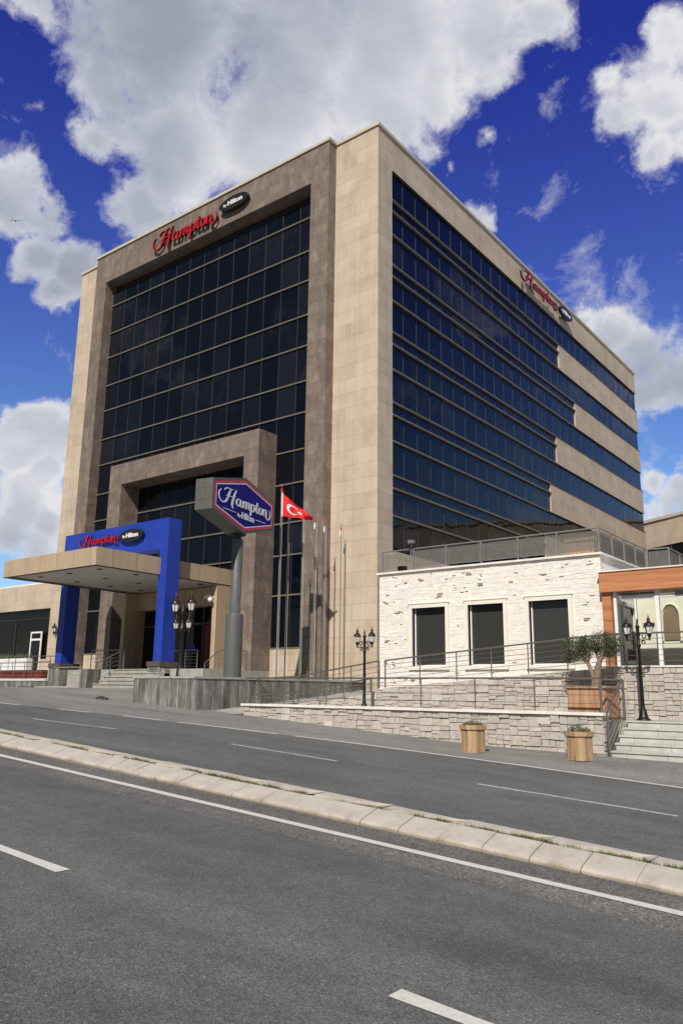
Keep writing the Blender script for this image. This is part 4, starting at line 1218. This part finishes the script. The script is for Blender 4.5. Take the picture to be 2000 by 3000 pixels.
for s in (-1, 1):
    for zz, rr_ in ((2.42, .34), (2.02, .40)):
        pass
    b.tube((x + s * .05, y, z + 2.02), (x + s * .40, y, z + 2.02), .014, 6); scroll(b, (x + s * .05, y), .12, 1.3, s, (1, 0), z + 2.16)
    b.tube((x + s * .05, y, z + 2.75), (x + s * .50, y, z + 2.75), .014, 6); scroll(b, (x + s * .05, y), .13, 1.3, s, (1, 0), z + 2.60)
b.build('bracket', M['iron'], T)
for s in (-1, 1):
    lantern(x + s * .50, y, z + 2.50, 1.45, T, 'lampcap'); lantern(x + s * .40, y, z + 1.85, 1.1, T, 'lampcap')
T = thing('wall_lantern', 'small black wall lantern left of the blue left column', 'wall lamp', (-23.35, -.1, 5.2))
lantern(-23.35, -.2, 4.95, 1.0, T)
b = MB(); b.tube((-23.35, -.2, 5.0), (-23.35, 0, 5.1), .02, 6); b.build('bracket', M['iron'], T)
# security camera on the entrance wall
T = thing('security_camera', 'white security camera on the tan wall right of the hotel door', 'camera', (-8.2, -1.85, 6.1))
b = MB(); b.tube((-8.2, -1.65, 6.15), (-8.2, -1.85, 6.15), .025, 8); b.ball((-8.2, -1.9, 6.02), .12); b.box(-8.6, -8.3, -1.9, -1.78, 6.1, 6.25); b.build('housing', M['white'], T)

# ------------------------------------------------------------------ planters on the street
def barrel(loc, label, seed):
    x, y, z = loc; rr = random.Random(seed)
    T = thing('wooden_planter', label, 'planter', loc, 'octagonal wooden planters on the street')
    rot = radians(2.4)
    b = MB(); b.lathe(loc, [(.290, .0), (.292, .03), (.292, .52)], 8, None, False, rot); b.build('tub', M['wood'], T)
    b = MB(); b.lathe(loc, [(.32, .49), (.332, .505), (.332, .60), (.28, .60), (.28, .54), (.01, .54)], 8, None, False, rot); b.build('rim', M['wood'], T)
    b = MB(); b.lathe(loc, [(.302, -.012), (.302, .085), (.295, .09)], 8, None, False, rot); b.build('base_band', M['wood'], T)
    b = MB()
    for _ in range(700):
        t = rr.uniform(0, 2 * pi); r_ = .25 * sqrt(rr.random()); hh = (.16 if seed == 1 else .22) * (1 - (r_ / .33) ** 2) * rr.random() + .54
        p = Vector((x + cos(t) * r_, y + sin(t) * r_, z + hh)); a = Vector((rr.gauss(0, 1), rr.gauss(0, 1), rr.gauss(0, .8))).normalized() * .022
        c = a.cross(Vector((rr.gauss(0, 1), rr.gauss(0, 1), rr.gauss(0, 1)))).normalized() * .010
        b.add([p - a, p + c, p + a, p - c], [(0, 1, 2, 3)], rr.choice([(.08, .12, .03), (.12, .16, .05), (.05, .07, .02), (.16, .15, .07)] + ([(.18, .12, .08)] if seed == 1 else [])))
    b.build('shrub', M['leafmat'], T)
barrel((10.04, -10.42, ground_z(10.04, -10.42)), 'octagonal wooden planter against the middle of the low stone wall', 1)
barrel((12.36, -9.85, ground_z(12.36, -9.85)), 'octagonal wooden planter nearest the marble steps', 2)

# big box with olive tree
OB = thing('olive_planter', 'large orange brown wooden box holding the olive tree on the walkway', 'planter', (11.82, -7.3, 1.31))
b = MB()
for i in range(7):
    x0 = 11.31 + i * .137
    b.box(x0, x0 + .132, -7.80, -7.77, 1.36, 2.06)
    y0 = -7.78 + i * .137
    b.box(12.265, 12.29, y0, y0 + .132, 1.36, 2.06)
b.box(11.32, 12.26, -7.765, -6.83, 1.33, 2.0); b.build('box', M['wood2'], OB)
b = MB(); b.box(11.26, 12.34, -7.85, -7.74, 2.062, 2.12); b.box(12.23, 12.34, -7.74, -6.8, 2.062, 2.12); b.box(11.26, 11.37, -7.74, -6.8, 2.062, 2.12); b.box(11.37, 12.23, -6.9, -6.8, 2.062, 2.12); b.build('rim', M['wood'], OB)
OT = thing('olive_tree', 'small olive tree with two round heads on a forked trunk', 'tree', (11.82, -7.3, 2.0))
b = MB()
def limb(pts, rs, b, wob=.012):
    for (p, q), (r0, r1) in zip(zip(pts, pts[1:]), zip(rs, rs[1:])): b.tube(p, q, r0, 8, r1, None, False)
    for p, r0 in zip(pts, rs): b.ball(p, r0 * 1.0, None, 8, 4)
limb([(11.84, -7.3, 1.95), (11.83, -7.3, 2.25), (11.79, -7.3, 2.45), (11.70, -7.3, 2.68), (11.55, -7.28, 2.85), (11.45, -7.25, 3.0)], [.085, .07, .055, .05, .04, .02], b)
limb([(11.88, -7.3, 1.95), (11.90, -7.3, 2.25), (11.93, -7.3, 2.5), (12.0, -7.32, 2.72), (12.08, -7.3, 2.9), (12.12, -7.3, 3.05)], [.10, .09, .085, .07, .05, .02], b)
limb([(11.70, -7.3, 2.68), (11.78, -7.4, 2.9), (11.8, -7.35, 3.1)], [.035, .025, .012], b)
limb([(12.0, -7.32, 2.72), (11.9, -7.25, 2.95), (11.92, -7.2, 3.15)], [.04, .025, .012], b)
limb([(12.0, -7.32, 2.72), (12.2, -7.3, 2.88), (12.3, -7.3, 2.98)], [.035, .02, .012], b)
b.build('trunk', plain('olive_bark', (.24, .19, .14), .9, 0, .2, .3, 20, .6, 40), OT)
b = MB(); rr = random.Random(11)
lobes = [((11.40, -7.28, 3.03), (.39, .34, .33), 2500), ((11.72, -7.34, 3.12), (.27, .27, .25), 1300), ((12.14, -7.3, 3.18), (.39, .34, .31), 2500), ((11.25, -7.25, 2.86), (.22, .2, .17), 600), ((12.34, -7.3, 3.0), (.17, .2, .2), 500), ((11.95, -7.1, 3.0), (.2, .2, .2), 500)]
for (cx, cy, cz), (rx, ry, rz), n in lobes:
    n = int(n * 1.7)
    cl = [(Vector((rr.gauss(0, 1), rr.gauss(0, 1), rr.gauss(0, 1))).normalized() * rr.uniform(.45, 1.0), rr.uniform(.16, .34)) for _ in range(34)]
    for _ in range(n):
        d, s_ = rr.choice(cl)
        q = d + Vector((rr.gauss(0, s_), rr.gauss(0, s_), rr.gauss(0, s_)))
        if q.length > 1.2: q *= 1.12 / q.length
        p = Vector((cx + q.x * rx, cy + q.y * ry, cz + q.z * rz))
        a = (Vector((rr.gauss(0, 1), rr.gauss(0, 1), rr.gauss(.4, 1)))).normalized() * rr.uniform(.018, .032)
        c = a.cross(Vector((rr.gauss(0, 1), rr.gauss(0, 1), rr.gauss(0, 1)))).normalized() * .0075
        b.add([p - a, p + c, p + a, p - c], [(0, 1, 2, 3)], rr.choice([(.060, .075, .038), (.08, .098, .05), (.04, .052, .025), (.12, .135, .08), (.09, .09, .05)]))
b.build('crown', M['leafmat'], OT)

# ------------------------------------------------------------------ neighbours
Q = thing('neighbour_building', 'beige stone building with a dark window strip behind the hotel on the right', 'building', (-1, 42, 4))
P0 = Vector((-5.4, 44.4, 0)); dd = Vector((.8746, -.4848, 0)); nn = Vector((-.4848, -.8746, 0))
def qbox(b, t0, t1, o0, o1, z0, z1):
    p = [P0 + dd * t0 + nn * o0, P0 + dd * t1 + nn * o0, P0 + dd * t1 + nn * o1, P0 + dd * t0 + nn * o1]
    b.prism([v + Vector((0, 0, z0)) for v in p], (0, 0, z1 - z0))
b = MB(); qbox(b, 0, 50, 0, -14, 14.25, 16.5); qbox(b, 0, 50, 0, -14, 2, 12.3); qbox(b, 0, 2.2, 0, -14, 12.3, 14.25); b.build('wall', M['tan'], Q)
b = MB(); qbox(b, -.1, 50, .12, -14, 16.5, 16.75); b.build('coping', M['cap'], Q)
b = MB(); qbox(b, 2.2, 50, -.1, -.2, 12.3, 14.25); b.m = 1
for k in range(16): qbox(b, 6.0 + k * 1.6, 6.05 + k * 1.6, -.04, -.1, 12.3, 14.25)
w = b.build('window_band', [M['glass_low'], M['mull']], Q)
Q = thing('white_block', 'distant white building with pale windows at the left edge behind the canopy', 'building', (-95, 45, 3))
b = MB(); b.box(-120, -88.5, 44, 60, 2, 18.6); b.build('wall', M['white'], Q)
g = MB()
for k in range(9):
    x = -117 + k * 3.2; g.quad((x, 43.97, 14.5), (x + 2.5, 43.97, 14.5), (x + 2.5, 43.97, 16.6), (x, 43.97, 16.6), (30, 34, 36))
g.build('window_band', M['glass_low'], Q)
b = MB(); b.box(-88.4, -82, 45, 60, 2, 17.6); b.build('beige_wing', M['tan'], Q)

# apartment towers across the street; the hotel glass mirrors them
for i, (x, y, w_, d_, h) in enumerate(((-46, -95, 22, 16, 44), (-12, -120, 20, 16, 52), (28, -112, 16, 16, 36), (95, -20, 16, 24, 30))):
    Q = thing('apartment_tower', ['tall apartment tower across the street, mirrored in the left front glass', 'tallest apartment tower across the street, mirrored in the middle front glass',
              'lower apartment tower across the street behind the camera', 'apartment tower down the street, mirrored in the side glass'][i], 'apartment tower', (x, y, 0))
    b = MB(); b.box(x - w_ / 2, x + w_ / 2, y - d_ / 2, y + d_ / 2, -4, h); b.build('wall', plain('tower_wall', (.34, .30, .25), .8), Q)
    g = MB()
    for f in range(int(h / 3.1)):
        for k in range(int(w_ / 3)):
            x0 = x - w_ / 2 + .8 + k * 3; z0 = 1 + f * 3.1
            if z0 + 1.6 < h: g.quad((x0 + 1.6, y + d_ / 2 + .02, z0), (x0, y + d_ / 2 + .02, z0), (x0, y + d_ / 2 + .02, z0 + 1.6), (x0 + 1.6, y + d_ / 2 + .02, z0 + 1.6))
    g.build('window_grid', M['glass_low'], Q)
# a bird high on the left
b = MB(); bx, by, bz = -26.78, -3.65, 32.12
for s in (-1, 1):
    b.add([(bx, by, bz), (bx + s * .18 * .79, by + s * .18 * .61, bz + .10), (bx + s * .42 * .79, by + s * .42 * .61, bz - .02), (bx + s * .16 * .79, by + s * .16 * .61, bz + .04)], [(0, 1, 2, 3)], (.02, .02, .02))
b.lathe((bx, by, bz - .05), [(.01, 0), (.045, .03), (.05, .07), (.01, .12)], 8, (.02, .02, .02))
tag(b.build('bird', M['leafmat'], None), 'small dark bird flying before the clouds at the left', 'bird')

# ------------------------------------------------------------------ sun, sky, camera
sun_dir = Vector((.40, -1.0, .97)).normalized()
el = math.asin(sun_dir.z); az = atan2(sun_dir.x, sun_dir.y)
sl = bpy.data.lights.new('sun', 'SUN'); sl.energy = 4.6; sl.angle = radians(.53); sl.color = (1.0, .94, .845)
so = bpy.data.objects.new('sun', sl); COL.objects.link(so); so.rotation_euler = (-sun_dir).to_track_quat('-Z', 'Y').to_euler()

BLOBS=[(-0.592,0.429,0.682,0.115,1.0),(-0.499,0.531,0.685,0.123,1.0),(-0.401,0.596,0.696,0.113,1.0),(-0.31,0.652,0.692,0.069,1.0),(-0.254,0.681,0.687,0.043,0.9),(-0.636,0.381,0.671,0.054,0.9),(-0.664,0.328,0.672,0.04,0.9),(-0.654,0.413,0.634,0.051,1.0),(-0.635,0.49,0.598,0.083,1.0),(-0.546,0.564,0.62,0.099,1.0),(-0.444,0.617,0.65,0.083,1.0),(-0.373,0.649,0.663,0.053,0.9),(-0.677,0.498,0.542,0.047,1.0),(-0.687,0.418,0.594,0.036,0.8),(-0.403,0.679,0.614,0.035,0.6),(-0.311,0.674,0.67,0.042,0.8),(-0.753,0.393,0.527,0.046,1.1),(-0.742,0.43,0.515,0.038,0.99),(-0.766,0.433,0.476,0.041,0.99),(-0.752,0.471,0.461,0.043,1.1),(-0.774,0.459,0.436,0.028,0.88),(-0.752,0.375,0.543,0.021,0.77),(-0.183,0.767,0.615,0.048,0.9),(-0.22,0.765,0.605,0.035,0.8),(-0.155,0.746,0.648,0.036,0.9),(-0.199,0.794,0.575,0.031,0.8),(-0.218,0.738,0.639,0.023,0.7),(-0.165,0.802,0.575,0.028,0.8),(-0.24,0.777,0.583,0.024,0.6),(-0.344,0.708,0.616,0.019,0.55),(-0.371,0.751,0.546,0.026,0.8),(-0.386,0.709,0.59,0.02,0.5),(-0.277,0.866,0.416,0.041,0.99),(-0.25,0.887,0.389,0.046,1.1),(-0.223,0.905,0.361,0.049,1.1),(-0.253,0.903,0.346,0.046,1.04),(-0.285,0.882,0.374,0.044,0.99),(-0.3,0.848,0.437,0.02,0.7),(-0.212,0.891,0.401,0.018,0.66),(-0.219,0.917,0.332,0.032,0.88),(-0.263,0.935,0.239,0.024,0.88),(-0.236,0.946,0.221,0.027,0.99),(-0.255,0.943,0.213,0.027,0.88),(-0.232,0.94,0.251,0.016,0.66),(-0.274,0.939,0.209,0.023,0.77),(-0.835,0.469,0.287,0.051,1.22),(-0.816,0.502,0.287,0.035,1.08),(-0.846,0.468,0.257,0.031,1.01),(-0.828,0.503,0.246,0.035,1.08),(-0.846,0.489,0.214,0.048,1.08),(-0.831,0.521,0.197,0.035,1.01),(-0.859,0.478,0.183,0.037,1.08),(-0.844,0.51,0.165,0.039,1.01),(-0.708,0.363,0.606,0.018,0.4),(-0.688,0.326,0.648,0.018,0.45)]
world = bpy.data.worlds.new('World'); scene.world = world; world.use_nodes = True
nt = world.node_tree; bg = nt.nodes['Background']
sky = N(nt, 'ShaderNodeTexSky', sky_type='NISHITA'); sky.sun_disc = False
sky.sun_elevation = el; sky.sun_rotation = az; sky.altitude = 900; sky.air_density = 1.0; sky.dust_density = .3; sky.ozone_density = 2.5
tc = N(nt, 'ShaderNodeTexCoord').outputs['Generated']
sx = N(nt, 'ShaderNodeSeparateXYZ'); L(nt, tc, sx.inputs[0])
hor = ramp(nt, sx.outputs['Z'], [(.0, (.60, .60, .60)), (.15, (.56, .66, .74)), (.30, (.44, .545, .77)), (.48, (.29, .335, .77)), (.68, (.15, .165, .70))])
front = N(nt, 'ShaderNodeMapRange', interpolation_type='SMOOTHSTEP'); front.inputs['From Min'].default_value = -.25; front.inputs['From Max'].default_value = .30
L(nt, sx.outputs['Y'], front.inputs['Value'])
hor2 = mixc(nt, (.30, .265, .235), hor, front.outputs[0])
skyc = mixc(nt, mixc(nt, sky.outputs[0], hor2, 1.0, 'MULTIPLY'), (2.0, 2.0, 2.0), 1.0, 'MULTIPLY')
# wind-torn lookup: shift the direction by noise before measuring the distance to each puff
nw = N(nt, 'ShaderNodeTexNoise'); nw.inputs['Scale'].default_value = 7; nw.inputs['Detail'].default_value = 9; nw.inputs['Roughness'].default_value = .62
L(nt, tc, nw.inputs['Vector'])
off = N(nt, 'ShaderNodeVectorMath', operation='SUBTRACT'); L(nt, nw.outputs['Color'], off.inputs[0]); off.inputs[1].default_value = (.5, .5, .5)
scv = N(nt, 'ShaderNodeVectorMath', operation='SCALE'); L(nt, off.outputs[0], scv.inputs[0]); scv.inputs['Scale'].default_value = .11
wv = N(nt, 'ShaderNodeVectorMath', operation='ADD'); L(nt, tc, wv.inputs[0]); L(nt, scv.outputs[0], wv.inputs[1])
acc = None
for x, y, z, r_, a_ in BLOBS:
    dn = N(nt, 'ShaderNodeVectorMath', operation='DISTANCE'); L(nt, wv.outputs[0], dn.inputs[0]); dn.inputs[1].default_value = (x, y, z)
    q = N(nt, 'ShaderNodeMapRange'); q.inputs['From Min'].default_value = r_ * 1.25; q.inputs['From Max'].default_value = 0
    q.inputs['To Min'].default_value = 0; q.inputs['To Max'].default_value = a_ * 1.25
    L(nt, dn.outputs['Value'], q.inputs['Value'])
    if acc is None: acc = q.outputs[0]
    else:
        mx = N(nt, 'ShaderNodeMath', operation='SMOOTH_MAX'); mx.inputs[2].default_value = .25
        L(nt, acc, mx.inputs[0]); L(nt, q.outputs[0], mx.inputs[1]); acc = mx.outputs[0]
# the rest of the dome carries scattered clouds too
gen = noise(nt, tc, 2.2, 8, .6)
behind = mathn(nt, 'GREATER_THAN', mathn(nt, 'MULTIPLY', sx.outputs['Y'], -1), -.15)
gm = mathn(nt, 'MULTIPLY', mathn(nt, 'MULTIPLY', mathn(nt, 'SUBTRACT', gen, .60), 5.0, True), behind)
acc = mathn(nt, 'MAXIMUM', acc, gm)
soft = N(nt, 'ShaderNodeMapRange', interpolation_type='SMOOTHSTEP'); soft.inputs['From Min'].default_value = .06; soft.inputs['From Max'].default_value = 1.0
L(nt, acc, soft.inputs['Value']); acc = soft.outputs[0]
n1 = noise(nt, tc, 12, 14, .68, .30)
dens = mathn(nt, 'ADD', acc, mathn(nt, 'MULTIPLY', mathn(nt, 'SUBTRACT', n1, .5), 1.9))
mask = ramp(nt, dens, [(.17, (0, 0, 0)), (.35, (.24, .24, .24)), (.56, (.74, .74, .74)), (.82, (1, 1, 1))])
# billows: broad light and grey masses inside the cloud, stretched low over the horizon
n2 = noise(nt, mapping(nt, tc, (1, 1, 1.8)), 3.6, 7, .50, .15)
n3 = noise(nt, mapping(nt, tc, (1, 1, 2.2)), 15, 8, .6, .15)
shade = mathn(nt, 'ADD', mathn(nt, 'MULTIPLY', acc, .62), mathn(nt, 'ADD', mathn(nt, 'MULTIPLY', n2, 1.15), mathn(nt, 'MULTIPLY', n3, .30)))
sh = N(nt, 'ShaderNodeMapRange'); sh.inputs['From Min'].default_value = .82; sh.inputs['From Max'].default_value = 1.62
L(nt, shade, sh.inputs['Value'])
ccol = ramp(nt, sh.outputs[0], [(.0, (.98, .98, 1.0)), (.32, (.90, .91, .945)), (.58, (.67, .70, .775)), (.82, (.50, .535, .625)), (1.0, (.40, .43, .53))])
cs = N(nt, 'ShaderNodeVectorMath', operation='SCALE'); L(nt, ccol, cs.inputs[0]); cs.inputs['Scale'].default_value = 9.2
fin = mixc(nt, skyc, cs.outputs[0], mask)
L(nt, fin, bg.inputs['Color']); bg.inputs['Strength'].default_value = .09

cam = bpy.data.cameras.new('camera'); co = bpy.data.objects.new('camera', cam); COL.objects.link(co)
cam.sensor_fit = 'HORIZONTAL'; cam.sensor_width = 36; cam.lens = 2318.76 / 2000 * 36
cam.clip_start = .1; cam.clip_end = 3000
yaw, pit, roll = -.65819, .223415, .012773
fw = Vector((sin(yaw) * cos(pit), cos(yaw) * cos(pit), sin(pit))); rt0 = Vector((cos(yaw), -sin(yaw), 0)); up0 = rt0.cross(fw)
r2 = rt0 * cos(roll) + up0 * sin(roll); u2 = -rt0 * sin(roll) + up0 * cos(roll)
co.matrix_world = Matrix(((r2.x, u2.x, -fw.x, 19.261), (r2.y, u2.y, -fw.y, -27.464), (r2.z, u2.z, -fw.z, 1.9), (0, 0, 0, 1)))
scene.camera = co
scene.view_settings.view_transform = 'Standard'; scene.view_settings.look = 'None'
scene.view_settings.exposure = 0; scene.view_settings.gamma = 1
